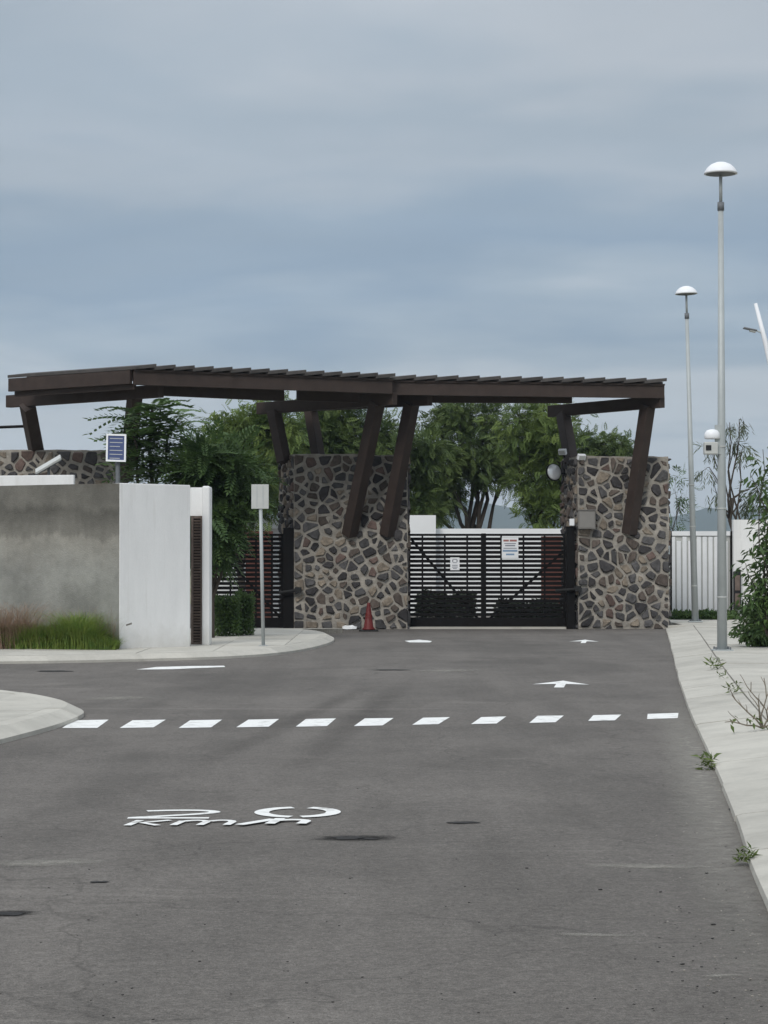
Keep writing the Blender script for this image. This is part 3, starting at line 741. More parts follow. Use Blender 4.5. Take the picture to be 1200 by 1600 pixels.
gate_leaf('narrow black slatted gate between the hedge and the broad stone pillar', 322, 443, 834, 982, 56.4, 18, (360, 400, 425), [((330, 845), (438, 965))])
MB().box2((X(632, YG), YG - .5, -.02), (X(882, YG), YG + .3, .045)).build('gate_threshold', M['concrete'], kind='structure')
def gpost(label, pxa, pxb, ytop, Y):
    t = thing('gate_post', label, 'gate post', (X((pxa + pxb) / 2, Y), Y, 0)); zt = pt(pxa, ytop, Y).z
    MB().box2((X(pxa, Y), Y - .09, -.02), (X(pxb, Y), Y + .09, zt)).build('shaft', M['black'], t, bevel=.006)
    MB().box2((X(pxa, Y) - .015, Y - .105, zt), (X(pxb, Y) + .015, Y + .105, zt + .02)).build('cap', M['black'], t)
    return t
gpost('black steel gate post against the left side of the broad stone pillar', 443, 459.5, 826, 55.98)
gpost('black steel gate post left of the pillar with the grey box', 884.5, 897.5, 824, 56.15)
def arm(label, pa, pb, Y):
    t = thing('gate_opener', label, 'gate opener', pt(*pb, Y).to_tuple())
    MB().tube([pt(*pa, Y), pt(*pb, Y)], .035, 8).build('piston', M['rubber'], t)
    p = pt(*pb, Y); MB().box(p, (.16, .12, .14)).build('bracket', M['rubber'], t, bevel=.01)
arm('dark gate opener arm at the wide gate, reaching to the pillar with the grey box', (868, 923), (903, 920), 55.96)
arm('dark gate opener arm at the narrow gate, reaching to the broad pillar', (436, 926), (466, 922), 55.76)
# notices
def notice(label, px0, px1, y0, y1, Y, rows, band):
    a, c = pt(px0, y0, Y), pt(px1, y1, Y); t = thing('notice_board', label, 'notice', ((a.x + c.x) / 2, Y, c.z))
    MB().box2((a.x, Y - .008, c.z), (c.x, Y + .008, a.z)).build('board', M['white_metal'], t, bevel=.003)
    W, H = c.x - a.x, a.z - c.z
    for (u0, u1, v, h, m) in rows:
        MB().box2((a.x + W * u0, Y - .0115, a.z - H * (v + h)), (a.x + W * u1, Y - .0085, a.z - H * v)).build('print_line', M[m], t)
notice('white notice board with red heading and blue footer on the right gate leaf', 784, 810, 840, 872, YG - .04,
       [(.1, .42, .10, .09, 'printred'), (.48, .9, .10, .09, 'printred'), (.15, .85, .27, .04, 'print'), (.2, .8, .36, .06, 'print'), (.1, .9, .5, .04, 'print'), (.06, .94, .60, .09, 'printblue'), (.25, .75, .78, .08, 'printblue')], None)
notice('small upright white notice on the left gate leaf', 703.5, 718, 871, 891, YG - .04,
       [(.3, .7, .12, .05, 'print'), (.22, .32, .17, .2, 'print'), (.68, .78, .17, .2, 'print'), (.3, .7, .38, .05, 'print'), (.2, .8, .58, .06, 'print'), (.2, .8, .72, .06, 'print'), (.3, .7, .84, .05, 'print')], None)

# traffic cone and the pale scrap beside it
c = gnd(576, 986.5)
t = thing('traffic_cone', 'red traffic cone on a black base in front of the broad stone pillar', 'traffic cone', (c.x, c.y, 0))
MB().box((c.x, c.y, .02), (.46, .40, .04)).build('base', M['rubber'], t, bevel=.012)
MB().lathe((c.x, c.y, .04), [(.155, 0), (.15, .03), (.115, .06), (.04, .60), (.034, .63), (.02, .64)], 20).build('cone_body', M['cone'], t, smooth=True)
MB().lathe((c.x, c.y, .04), [(.0875, .27), (.089, .272), (.0705, .385), (.069, .385)], 20).build('band', mat('dull_band', (.13, .016, .013), .5), t)
c = gnd(546, 984); b = MB(); rr = random.Random(2)
b.lathe((c.x, c.y, 0), [(.10, 0), (.18, .02), (.16, .07), (.08, .10)], 10)
b.v = [(c.x + (v[0] - c.x) * rr.uniform(.9, 1.25), c.y + (v[1] - c.y) * .7, v[2] * rr.uniform(.7, 1.2)) for v in b.v]
b.solo('white_stone', M['white_far'], 'pale loose stone at the foot of the broad pillar, left of the red cone', 'stone')

# fittings on the right pillar
p = pt(916.5, 812, 55.98); t = thing('junction_box', 'grey metal box mounted on the stone pillar right of the gate', 'box', (p.x, 56.0, p.z - .23))
MB().box2((p.x - .21, 55.88, p.z - .23), (p.x + .21, 56.09, p.z + .22)).build('body', mat('box_grey', (.20, .19, .175), .6, .1, 4), t, bevel=.012)
MB().box2((p.x - .18, 55.872, p.z - .20), (p.x + .18, 55.882, p.z + .19)).build('lid', mat('box_lid', (.215, .205, .19), .6, .1, 4), t, bevel=.003)
MB().box2((p.x - .23, 55.86, p.z + .222), (p.x + .23, 56.09, p.z + .245)).build('hood', mat('box_hood', (.17, .16, .15), .6, .1, 4), t)
p = pt(893.5, 816, 56.0); MB().box(p, (.12, .10, .17)).solo('intercom', M['white_metal'], 'small white intercom box at the top of the right gate post', 'intercom', bevel=.01)
def floodlight(label, px, py, Y, yaw):
    p = pt(px, py, Y); t = thing('floodlight', label, 'floodlight', p.to_tuple()); rot = Matrix.Rotation(R(yaw), 3, 'Z') @ Matrix.Rotation(R(28), 3, 'X')
    MB().box(p, (.20, .09, .14), rot).build('housing', M['lampwhite'], t, bevel=.01)
    MB().box(p + rot @ Vector((0, -.048, 0)), (.15, .012, .10), rot).build('lens', M['signgrey'], t)
    MB().tube([p, p + Vector((.06, .1, -.14))], .015, 6).build('bracket', M['black'], t)
floodlight('small white floodlight at the foot of the right canopy back post', 908.5, 714, 56.05, 20)
floodlight('small white floodlight left of the right canopy back post', 879, 706, 56.9, -25)
p = pt(864.5, 738, 56.9); t = thing('convex_mirror', 'round convex mirror with dark rim beside the right stone pillar', 'mirror', p.to_tuple())
b = MB(); b.lathe((0, 0, 0), [(.205, -.03), (.22, 0), (.22, .03), (.205, .04)], 28)
rot = Matrix.Rotation(R(28), 3, 'Z') @ Matrix.Rotation(R(82), 3, 'X')
def place(b, p, rot): b.v = [tuple(p + rot @ Vector(v)) for v in b.v]; return b
place(b, p, rot).build('rim', M['black'], t, smooth=True)
b = MB().lathe((0, 0, 0), [(.20, .041), (.185, .055), (.14, .075), (.08, .09), (.02, .094)], 28)
place(b, p, rot).build('glass', M['mirror'], t, smooth=True)
MB().tube([p + Vector((.05, .06, 0)), p + Vector((.32, .35, -.02))], .02, 6).build('bracket', M['black'], t)

# ------------------------------------------------------------------ left walls
YW = 40.0
def wall(label, name, mt, a, c, H, th, z0=.1):
    a, c = Vector((*a, 0)), Vector((*c, 0)); u = (c - a).normalized(); n = Vector((u.y, -u.x, 0)); n2 = -n
    q = [a, c, c + n2 * th, a + n2 * th]
    return MB().prism([(p.x, p.y) for p in q], z0, H)
HW = pt(187, 755, YW).z
b = wall('', '', None, (X(186.5, YW), YW + .005), (X(-160, 42.6), 42.6), HW, -.2)
b.solo('cement_wall', M['cement'], 'bare grey cement wall with a dark damp band, green grass along its foot', 'wall')
t = thing('garden_wall', 'smooth white rendered wall panel beside the bare grey cement wall', 'wall', (X(240, YW), YW, .1))
wall('', '', None, (X(187, YW), YW), (X(297.5, 41.1), 41.1), HW + .004, .22).build('panel', M['white'], t, bevel=.012)
for (a_, c_, h_) in (((197, 977), (206, 974), .03), ((284, 797), (288, 797.5), .03)):
    MB().bar(pt(*a_, 39.985) + Vector((0, .0, 0)), pt(*c_, 39.985), .004, h_, (0, 1, 0)).build('chip', M['concrete_dark'], t) if a_[0] < 250 else None
t2 = thing('gate_surround', 'narrow white rendered pier and lintel framing the brown slatted door', 'pier', (X(315, 42), 42, .1))
Hp = pt(320, 760, 42).z; Hl = pt(310, 806, 42).z
MB().box2((X(317.5, 42), 41.75, .1), (X(329.5, 42), 42.3, Hp)).build('pier', M['white'], t2, bevel=.03)
MB().box2((X(290, 42), 41.95, Hl), (X(317.5, 42) - .002, 42.2, Hp - .02)).build('lintel', M['white'], t2)
d = thing('slatted_door', 'narrow brown slatted metal door between white wall and white pier', 'door', (X(308, 42), 41.95, .12))
x0, x1 = X(299, 41.9), X(317, 41.9)
for x in (x0 + .02, x1 - .02): MB().box2((x - .02, 41.86, .13), (x + .02, 41.94, Hl - .005)).build('stile', M['rust'], d)
for z in (.15, Hl - .03): MB().box2((x0 + .04, 41.87, z - .02), (x1 - .04, 41.93, z + .02)).build('rail', M['rust'], d)
MB().box2((x0 + .04, 41.935, .17), (x1 - .04, 41.945, Hl - .05)).build('back_sheet', M['black'], d)
pr = None; k = 0; z = .2
while z < Hl - .07:
    if pr is None: pr = MB().box((x0 / 2 + x1 / 2, 41.9, z), (x1 - x0 - .08, .03, .026), Matrix.Rotation(R(30), 3, 'X')).build('slat', M['rust'], d); zb_ = z
    else: c = pr.copy(); COL.objects.link(c); c.parent = d; c.location = (0, 0, z - zb_)
    z += .052
# pale parapet of the house behind the cement wall
MB().prism([(X(-200, 44), 45.0), (X(115, 44), 44), (X(115, 44), 44.2), (X(-200, 44), 45.2)], 0, pt(60, 742, 44).z).solo('white_wall', M['white'], 'low white wall top just showing above the grey cement wall', 'wall', bevel=.01)
# slanted lamp panel and blue panel behind the wall
a, c = pt(56, 737, 47), pt(95, 714, 47); t = thing('solar_light', 'slanted pale lamp panel tilted above the low white wall top', 'lamp', ((a + c) / 2).to_tuple())
MB().bar(a, c, .30, .045, (0, 1, .4)).build('panel', M['signgrey'], t, bevel=.006)
MB().bar(a + Vector((0, 0, -.04)), c + Vector((0, 0, -.04)), .22, .03, (0, 1, .4)).build('underside', M['lampdark'], t)
MB().tube([(a + c) / 2 + Vector((0, .05, -.03)), (a + c) / 2 + Vector((0, .1, -2.3))], .03, 8).build('pole', M['lampdark'], t)
a, c = pt(166, 677.5, 45), pt(197, 721, 45); t = thing('blue_panel', 'small blue panel in a white frame with pale rows, on a dark post', 'panel', (a.x / 2 + c.x / 2, 45, 0))
fr = .035
tilt = .03
def tb(x0, x1, z0, z1, y0, y1):
    b = MB().box2((x0, y0, z0), (x1, y1, z1)); zc_ = (a.z + c.z) / 2
    b.v = [(v[0], v[1] + (v[2] - zc_) * .15, v[2] - (v[0] - a.x) * tilt) for v in b.v]; return b
tb(a.x + fr, c.x - fr, c.z + fr, a.z - fr, 44.99, 45.01).build('face', M['blue'], t)
for q in ((a.x, c.x, a.z - fr, a.z), (a.x, c.x, c.z, c.z + fr), (a.x, a.x + fr, c.z + fr, a.z - fr), (c.x - fr, c.x, c.z + fr, a.z - fr)): tb(*q, 44.975, 45.02).build('frame', M['white_metal'], t)
for i in range(6):
    z = a.z - fr - .05 - i * .078; tb(a.x + .07, c.x - .07 - (.05 if i in (2, 5) else 0), z - .012, z, 44.985, 44.989).build('row', M['signgrey'], t)
MB().tube([(pt(184, 720, 45.05).x, 45.06, 0), (pt(184, 720, 45.05).x, 45.06, c.z + .05)], .045, 10).build('post', M['lampdark'], t)

# sign seen from behind on the left pavement
c = gnd(411.5, 1009, .12); t = thing('road_sign', 'plain grey back of a small road sign on a thin white post', 'road sign', (c.x, c.y, .12))
top = pt(406.5, 757, c.y); bt = pt(406.5, 795, c.y)
MB().tube([(c.x, c.y, .1), (top.x, c.y, top.z - .02)], .032, 10).build('post', M['pole'], t, smooth=True)
MB().box2((X(393, c.y), c.y - .05, bt.z), (X(420, c.y), c.y - .035, top.z)).build('plate', M['signgrey'], t, bevel=.004)
for z in (bt.z + .1, top.z - .1): MB().box2((X(394, c.y), c.y - .034, z - .015), (X(419, c.y), c.y - .01, z + .015)).build('clamp', M['pole'], t)
for dx in (-.055, .055): MB().box2((top.x + dx - .006, c.y - .0535, bt.z + .03), (top.x + dx + .006, c.y - .0505, top.z - .03)).build('rib', M['pole'], t)
MB().box((c.x, c.y, .125), (.16, .16, .012)).build('base_plate', M['pole'], t)

# ------------------------------------------------------------------ behind the gates
def bwall(name, label, cat, px0, px1, ytop, Y, mt, dep=.25, z0=-.02, grp=None):
    z = pt(px0, ytop, Y).z
    return MB().box2((X(px0, Y), Y, z0), (X(px1, Y), Y + dep, z)).solo(name, mt, label, cat, grp)
bwall('boundary_wall', 'long low white wall behind the wide black gate', 'wall', 560, 893, 826, 71, M['white_far'])
bwall('white_block', 'white flat-roofed block rising above the wall behind the left gate leaf', 'building', 632, 681, 805, 70.4, M['white_far'], .55)
bwall('terracotta_wall', 'terracotta wall piece behind the right end of the wide gate', 'wall', 846, 900, 838, 68, M['terracotta'])
bwall('terracotta_wall', 'terracotta wall piece behind the narrow gate by the road sign', 'wall', 384, 426, 830, 66, M['terracotta'])
t = thing('white_house', 'low white house with shallow gable behind the narrow gate', 'house', (X(390, 72), 72, 0))
zt = pt(400, 826, 72).z; zr = pt(400, 803, 72).z
MB().box2((X(340, 72), 72, -.02), (X(470, 72), 76, zt)).build('wall', M['white_far'], t)
xa, xm, xb = X(345, 72), X(405, 72), X(472, 72)
MB().add([(xa, 71.7, zt), (xb, 71.7, zt), (xm, 71.7, zr), (xa, 76.2, zt), (xb, 76.2, zt), (xm, 76.2, zr)], [(0, 1, 2), (3, 5, 4), (0, 2, 5, 3), (2, 1, 4, 5), (0, 3, 4, 1)]).build('roof', M['white_far'], t)

# white ribbed gate, its wall and meter on the right
Yf = 61.5; t = thing('white_gate', 'white metal gate with vertical ribs behind the two tall lamps', 'gate', (X(1090, Yf), Yf, .1))
zt, zb_ = pt(1090, 830, Yf).z, .12
for (pa, pb) in ((1046, 1085.5), (1086.5, 1127), (1128, 1140.5)):
    x0, x1 = X(pa, Yf), X(pb, Yf)
    lf = MB().box2((x0, Yf, zb_), (x1, Yf + .04, zt)).build('leaf', M['signgrey'], t, bevel=.004)  # grey behind the white ribs: groove shade put into the colour
    MB().box2((x0, Yf - .05, zt - .12), (x1, Yf - .002, zt)).build('top_rail', M['white_metal'], t)
    x = x0 + .03
    while x + .10 < x1:
        MB().box2((x, Yf - .045, zb_ + .05), (x + .115, Yf - .002, zt - .15 - (.12 if int(x * 10) % 3 == 0 else 0))).build('rib', M['white_metal'], t, bevel=.008); x += .155
MB().box2((X(1047, Yf), Yf - .05, 0), (X(1049.3, Yf), Yf + .08, zt)).build('side_post', M['black'], t)
MB().box2((X(1141, Yf), Yf - .08, 0), (X(1145, Yf), Yf + .1, zt)).build('side_post', M['black'], t)
bwall('white_house_wall', 'off-white house wall at the right edge behind the leafy bush', 'wall', 1146, 1330, 812, 61.2, M['white'], .3)
a, c = pt(1146.5, 893, 61), pt(1158, 952, 61); t = thing('meter_box', 'dark meter box with brown panels on the off-white house wall', 'meter box', (a.x / 2 + c.x / 2, 61, c.z))
MB().box2((a.x, 61.0, c.z), (c.x, 61.19, a.z)).build('box', M['glass_dark'], t, bevel=.01)
for z0, z1 in ((.08, .42), (.5, .9)): MB().box2((a.x + .03, 60.985, c.z + (a.z - c.z) * z0), (c.x - .03, 60.998, c.z + (a.z - c.z) * z1)).build('panel', M['rust'], t)

# ------------------------------------------------------------------ street lamps
def street_lamp(label, px, pyb, h, s=1.0):
    c = gnd(px, pyb, .125); t = thing('street_lamp', label, 'street lamp', (c.x, c.y, .125), 'mushroom topped street lamps')
    z = .125; x, y = c.x, c.y
    MB().box((x, y, z + .012), (.34, .34, .024)).build('base_plate', M['pole'], t, bevel=.004)
    for dx in (-.12, .12):
        for dy in (-.12, .12): MB().tube([(x + dx, y + dy, z + .02), (x + dx, y + dy, z + .07)], .016, 6).build('anchor_bolt', M['lampdark'], t)
    MB().tube([(x, y, z), (x, y, z + h * .42), (x, y, z + h - .82)], [.087, .068, .045], 14).build('pole', M['pole'], t, smooth=True)
    MB().tube([(x, y, z + h - .84), (x, y, z + h - .70)], .058, 12).build('collar', M['lampdark'], t, smooth=True)
    MB().tube([(x, y, z + h - .70), (x, y, z + h - .1)], .028, 10).build('stem', M['pole'], t, smooth=True)
    for zz_ in (.9, 2.4, 3.45): MB().tube([(x, y, z + zz_), (x, y, z + zz_ + .02)], .085 - zz_ * .003 + .006, 14).build('band', M['signgrey'], t, smooth=True)
    MB().lathe((x, y, z + h - .22), [(.262, .0), (.285, .005), (.275, .035), (.235, .105), (.165, .165), (.08, .20), (.012, .21)], 28).build('dome', M['lampwhite'], t, smooth=True)
    MB().lathe((x, y, z + h - .245), [(.10, 0), (.255, .022)], 28).build('diffuser', M['lampdark'], t)
    return t, c
lt, lc = street_lamp('taller looking mushroom topped lamp nearer the camera on the pale pavement', 1128.5, 1017, 0)if False else street_lamp('nearer mushroom-topped street lamp, white box strapped to its pole', 1128.5, 1017, pt(1128, 252, gnd(1128.5, 1017, .125).y).z - .125)
g2 = gnd(1086.5, 972, .125)
lt2, _ = street_lamp('farther mushroom-topped street lamp in front of the white ribbed gate', 1086.5, 972, pt(1073, 446, g2.y).z - .125)
lt2.rotation_euler[1] = -math.atan(13 / 526)
# cctv unit strapped to the nearer lamp
Yc = lc.y - .05; p = pt(1113, 688, Yc); t = thing('camera_unit', 'white camera unit with dark lens strapped to the nearer lamp pole', 'camera', (p.x, Yc, p.z - .25))
a, c = pt(1101, 671, Yc), pt(1124.5, 686, Yc)
b = MB(); b.lathe((0, 0, 0), [(.12, 0), (.135, .02), (.13, .10), (.09, .15), (.03, .165)], 16); b.v = [((a.x + c.x) / 2 + v[0], Yc + v[1] * .9, c.z + v[2]) for v in b.v]; b.build('hood', M['lampwhite'], t, smooth=True)
a, c = pt(1099.5, 691, Yc), pt(1121, 710, Yc); MB().box2((a.x, Yc - .1, c.z), (c.x, Yc + .08, a.z)).build('housing', M['signgrey'], t, bevel=.015)
a2, c2 = pt(1101.5, 696, Yc), pt(1110, 704, Yc); MB().box2((a2.x, Yc - .112, c2.z), (c2.x, Yc - .1005, a2.z)).build('lens', M['glass_dark'], t)
p0 = pt(1119, 664, Yc); MB().box2((p0.x - .02, Yc - .02, c.z), (p0.x + .1, Yc + .04, p0.z)).build('bracket', M['pole'], t)
# curved lamp at the right edge
t = thing('curved_lamp', 'slender white curving lamp mast with a flat lamp at the right edge', 'street lamp', (pt(1250, 1000, 44).x, 44, 0))
mast = [pt(1250, 985, 44), pt(1244, 850, 44), pt(1228, 700, 44), pt(1208, 590, 44), pt(1196, 535, 44), pt(1180.5, 474, 44)]; mast[0].z = 0
MB().tube(mast, [.075, .068, .06, .052, .047, .034], 12).build('mast', M['lampwhite'], t, smooth=True)
MB().tube([pt(1193, 522, 44), pt(1181, 516, 44)], .014, 6).build('arm', M['pole'], t)
a = pt(1172, 514.5, 44); MB().box(a, (.26, .16, .03), Matrix.Rotation(R(12), 3, 'Y')).build('lamp_head', M['lampdark'], t, bevel=.01)
MB().box(a + Vector((.05, 0, -.035)), (.12, .12, .04), Matrix.Rotation(R(12), 3, 'Y')).build('driver_box', M['signgrey'], t, bevel=.01)

# ------------------------------------------------------------------ vegetation
def frond(Lf, pairs, ll, lw, droop=.35, ang=55, fold=-.15):
    V = []
    for i in range(pairs):
        t = (i + 1) / (pairs + .3); k = (.55 + .9 * math.sin(math.pi * min(1, .15 + t * .8)) * .5)
        b = np.array([t * Lf, 0, -droop * Lf * t * t])
        for sgn in (-1, 1):
            d = np.array([math.cos(R(ang)), sgn * math.sin(R(ang)), fold]) * ll * k; n = np.array([-d[1], d[0], 0]); n = n / np.linalg.norm(n) * lw / 2
            V += [b, b + d * .5 + n, b + d, b + d * .5 - n]
    b = np.array([Lf, 0, -droop * Lf]); V += [b - [.02 * Lf, 0, 0], b + [ll * .4, lw / 2, -.02], b + [ll * .8, 0, -.05], b + [ll * .4, -lw / 2, -.02]]
    return np.array(V)
def leafT(l, wd, droop=.2):
    """one pointed leaf, folded along its rib"""
    return np.array([[0, 0, 0], [l * .45, wd / 2, wd * .12 - droop * l * .2], [l, 0, -droop * l], [l * .45, -wd / 2, wd * .12 - droop * l * .2]])
def scatter(T, P, Dv, sc, upbias=.8):
    n = len(P); x = Dv / np.linalg.norm(Dv, axis=1, keepdims=True)
    r = RNG.normal(size=(n, 3)) * (1 - upbias) * 1.5 + np.array([0, 0, 1.0]) * upbias
    y = np.cross(r, x); ny = np.linalg.norm(y, axis=1, keepdims=True); ny[ny < 1e-6] = 1; y /= ny; z = np.cross(x, y)
    B = np.stack([x, y, z], axis=1)
    return P[:, None, :] + np.einsum('kj,njm->nkm', T, B) * sc[:, None, None]
def blob_pts(c, r, n, clumps, tight=.33):
    """points clumped inside an ellipsoid, favouring its shell"""
    c, r = np.array(c), np.array(r)
    d = RNG.normal(size=(clumps, 3)); d /= np.linalg.norm(d, axis=1, keepdims=True); k = RNG.random((clumps, 1)) ** (1 / 2.4)
    cc = d * k; ids = RNG.integers(0, clumps, n); p = cc[ids] + RNG.normal(size=(n, 3)) * tight * (.5 + RNG.random((n, 1)))
    return c + p * r, p, c + cc * r
def limb(b, p0, p1, r0, r1, rr, n=6, seg=5, wob=.12):
    p0, p1 = Vector(p0), Vector(p1); Lh = (p1 - p0).length; pts = [p0]
    for i in range(1, seg): pts.append(p0.lerp(p1, i / seg) + Vector((rr.uniform(-1, 1), rr.uniform(-1, 1), rr.uniform(-.5, .5) + .6 * math.sin(math.pi * i / seg))) * Lh * wob * .5)
    pts.append(p1); b.tube(pts, [r0 + (r1 - r0) * i / seg for i in range(seg + 1)], n); return pts
def tree(label, name, base_px, Y, blobs, leafmat, T, per, clumps=9, squash=.9, trunk_r=.13, group=None, cat='tree', fork=.45, ls=(.7, 1.25), seed=1, droopz=-.15, ydep=1.0, zbase=0, bark=None, outw=.7):
    rr = random.Random(seed); bx = X(base_px, Y)
    t = thing(name, label, cat, (bx, Y, zbase), group); b = MB(); V = []
    cents = []
    for (px, py, rp) in blobs:
        c = pt(px, py, Y + rr.uniform(-1, 1) * ydep); r = rp / F * Y; cents.append((c, r))
    zf = zbase + (sum(c.z for c, r in cents) / len(cents) - zbase) * fork; fx = sum(c.x for c, r in cents) / len(cents) * .4 + bx * .6
    tp = limb(b, (bx, Y, zbase - .05), (fx, Y, zf), trunk_r, trunk_r * .7, rr, 8, 5, .06)
    for c, r in cents:
        st = tp[rr.choice((3, 4, 5))]; lp_ = limb(b, st, c, trunk_r * .45, trunk_r * .14, rr)
        n = int(per * 1.35 * (r / .9) ** 1.6 + per * .07)
        P, off, cc = blob_pts(c, (r, r * 1.0, r * squash), n, clumps)
        for q in cc: limb(b, lp_[rr.choice((3, 4, 5))], Vector(q), trunk_r * .14, trunk_r * .04, rr, 4, 3, .15)
        Dv = off * outw + RNG.normal(size=off.shape) * .55 + np.array([0, 0, droopz])
        V.append(scatter(T, P, Dv, RNG.uniform(ls[0], ls[1], n)))
    b.build('trunk', bark or M['bark'], t, smooth=True)
    V = np.concatenate(V).reshape(-1, 3); mesh_np('crown', V, np.arange(len(V)).reshape(-1, 4), leafmat, t)
    return t
FT = frond(.28, 5, .12, .042, .2)
G = 'feathery trees beyond the gates'
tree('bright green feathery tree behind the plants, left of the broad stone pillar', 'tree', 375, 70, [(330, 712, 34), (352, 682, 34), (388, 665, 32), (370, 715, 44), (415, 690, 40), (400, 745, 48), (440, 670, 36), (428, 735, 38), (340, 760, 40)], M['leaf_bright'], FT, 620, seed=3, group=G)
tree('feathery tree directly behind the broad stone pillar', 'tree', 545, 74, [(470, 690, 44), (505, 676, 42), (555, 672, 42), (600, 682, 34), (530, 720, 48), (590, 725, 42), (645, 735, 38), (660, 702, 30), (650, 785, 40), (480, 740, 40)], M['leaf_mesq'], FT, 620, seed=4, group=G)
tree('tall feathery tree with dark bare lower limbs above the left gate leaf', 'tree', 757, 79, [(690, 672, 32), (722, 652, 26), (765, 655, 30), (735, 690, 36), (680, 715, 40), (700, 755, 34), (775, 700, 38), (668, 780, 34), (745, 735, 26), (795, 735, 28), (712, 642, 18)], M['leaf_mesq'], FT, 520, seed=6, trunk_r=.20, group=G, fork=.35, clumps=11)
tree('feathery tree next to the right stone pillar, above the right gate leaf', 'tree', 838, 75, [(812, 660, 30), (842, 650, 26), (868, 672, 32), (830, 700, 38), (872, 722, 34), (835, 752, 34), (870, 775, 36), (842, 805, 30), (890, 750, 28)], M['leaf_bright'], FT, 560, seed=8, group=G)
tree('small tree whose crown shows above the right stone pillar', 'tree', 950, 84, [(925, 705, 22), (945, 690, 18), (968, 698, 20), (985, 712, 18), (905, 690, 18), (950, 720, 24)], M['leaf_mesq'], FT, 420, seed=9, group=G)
# dark growth low down behind the gate
def hedge(label, name, px0, px1, ytop, Y, dep, leafmat, n, l=.09, cat='hedge', zb=0.0, grp=None, T=None, x_cols=0):
    a = pt(px0, ytop, Y); c = pt(px1, ytop, Y); t = thing(name, label, cat, ((a.x + c.x) / 2, Y, zb), grp)
    P = np.stack([RNG.uniform(a.x, c.x, n), Y + RNG.uniform(-dep, dep, n), zb + (a.z - zb) * RNG.random(n) ** .75], axis=1)
    top = 1 + .10 * np.sin(P[:, 0] * 6.1) + .07 * np.sin(P[:, 0] * 13.7 + P[:, 1] * 5); P[:, 2] = zb + (P[:, 2] - zb) * top
    Dv = RNG.normal(size=(n, 3)) + np.array([0, -.3, .5]); T = leafT(l, l * .5) if T is None else T
    V = scatter(T, P, Dv, RNG.uniform(.6, 1.4, n), .5).reshape(-1, 3); mesh_np('foliage', V, np.arange(len(V)).reshape(-1, 4), leafmat, t)
    b = MB(); rr = random.Random(int(px0))
    for k in range(max(3, int((c.x - a.x) * 2))):
        x = a.x + (c.x - a.x) * (k + .5) / max(3, int((c.x - a.x) * 2)); limb(b, (x, Y, zb - .03), (x + rr.uniform(-.2, .2), Y, zb + (a.z - zb) * .8), .025, .01, rr, 5, 3)
    b.build('stems', M['bark'], t); return t
hedge('dark low hedge behind the bottom of the left gate leaf', 'hedge', 652, 742, 930, 66, .35, M['leaf_shade'], 3500, .12)
hedge('dark low hedge behind the bottom of the right gate leaf', 'hedge', 775, 885, 942, 64, .35, M['leaf_shade'], 3500, .12)
# plants behind the white wall
FB = frond(.85, 9, .22, .075, .5, 62, -.25)
t = thing('ailanthus_sapling', 'young tree with long drooping compound leaves behind the white wall', 'tree', (X(228, 46.5), 46.5, 0)); rr = random.Random(12); b = MB(); P = []; Dv = []
st = limb(b, (X(236, 46.5), 46.5, -.05), pt(238, 640, 46.5), .07, .03, rr, 8, 6, .03); st2 = limb(b, st[3], pt(278, 655, 46.6), .04, .02, rr)
st3 = limb(b, st[3], pt(205, 668, 46.3), .04, .02, rr)
for (px, py, k) in ((238, 640, 16), (240, 660, 12), (233, 680, 16), (228, 700, 18), (250, 700, 14), (272, 652, 9), (268, 672, 10), (205, 690, 10), (220, 722, 18), (260, 722, 18), (240, 740, 16), (212, 650, 7)):
    c = pt(px, py, 46.5)
    for i in range(int(k * 1.7)):
        th = rr.uniform(0, 6.283); e = rr.uniform(-.25, .75); P.append((c.x + rr.uniform(-.08, .08), c.y + rr.uniform(-.08, .08), c.z + rr.uniform(-.1, .1))); Dv.append((math.cos(th), math.sin(th), e))
b.build('trunk', M['bark'], t, smooth=True); P = np.array(P); Dv = np.array(Dv)
V = scatter(FB, P, Dv, RNG.uniform(.6, 1.05, len(P)), .9).reshape(-1, 3); mesh_np('crown', V, np.arange(len(V)).reshape(-1, 4), M['leaf_bush'], t)
FP = frond(.46, 7, .15, .046, .4, 50, -.2)
tree('dense dark pepper tree hanging over the narrow gate behind the white pier', 'pepper_tree', 330, 46, [(325, 716, 26), (352, 708, 22), (312, 742, 26), (342, 742, 30), (370, 735, 22), (322, 775, 30), (352, 778, 30), (376, 765, 18), (332, 812, 28), (350, 830, 22), (318, 840, 24), (338, 860, 16), (300, 735, 18)], M['leaf_dark'], FP, 420, seed=14, clumps=7, trunk_r=.09, droopz=-.15, ydep=.4)
hedge('trimmed green hedge at the pavement corner right of the white pier', 'hedge', 336, 377, 930, 47.3, .45, M['leaf_bush'], 6000, .06, zb=.1)
hedge('small rounded shrub at the right end of the trimmed hedge by the road sign', 'shrub', 374, 396, 933, 47.6, .3, M['leaf_bush'], 3500, .055, cat='shrub', zb=.1)

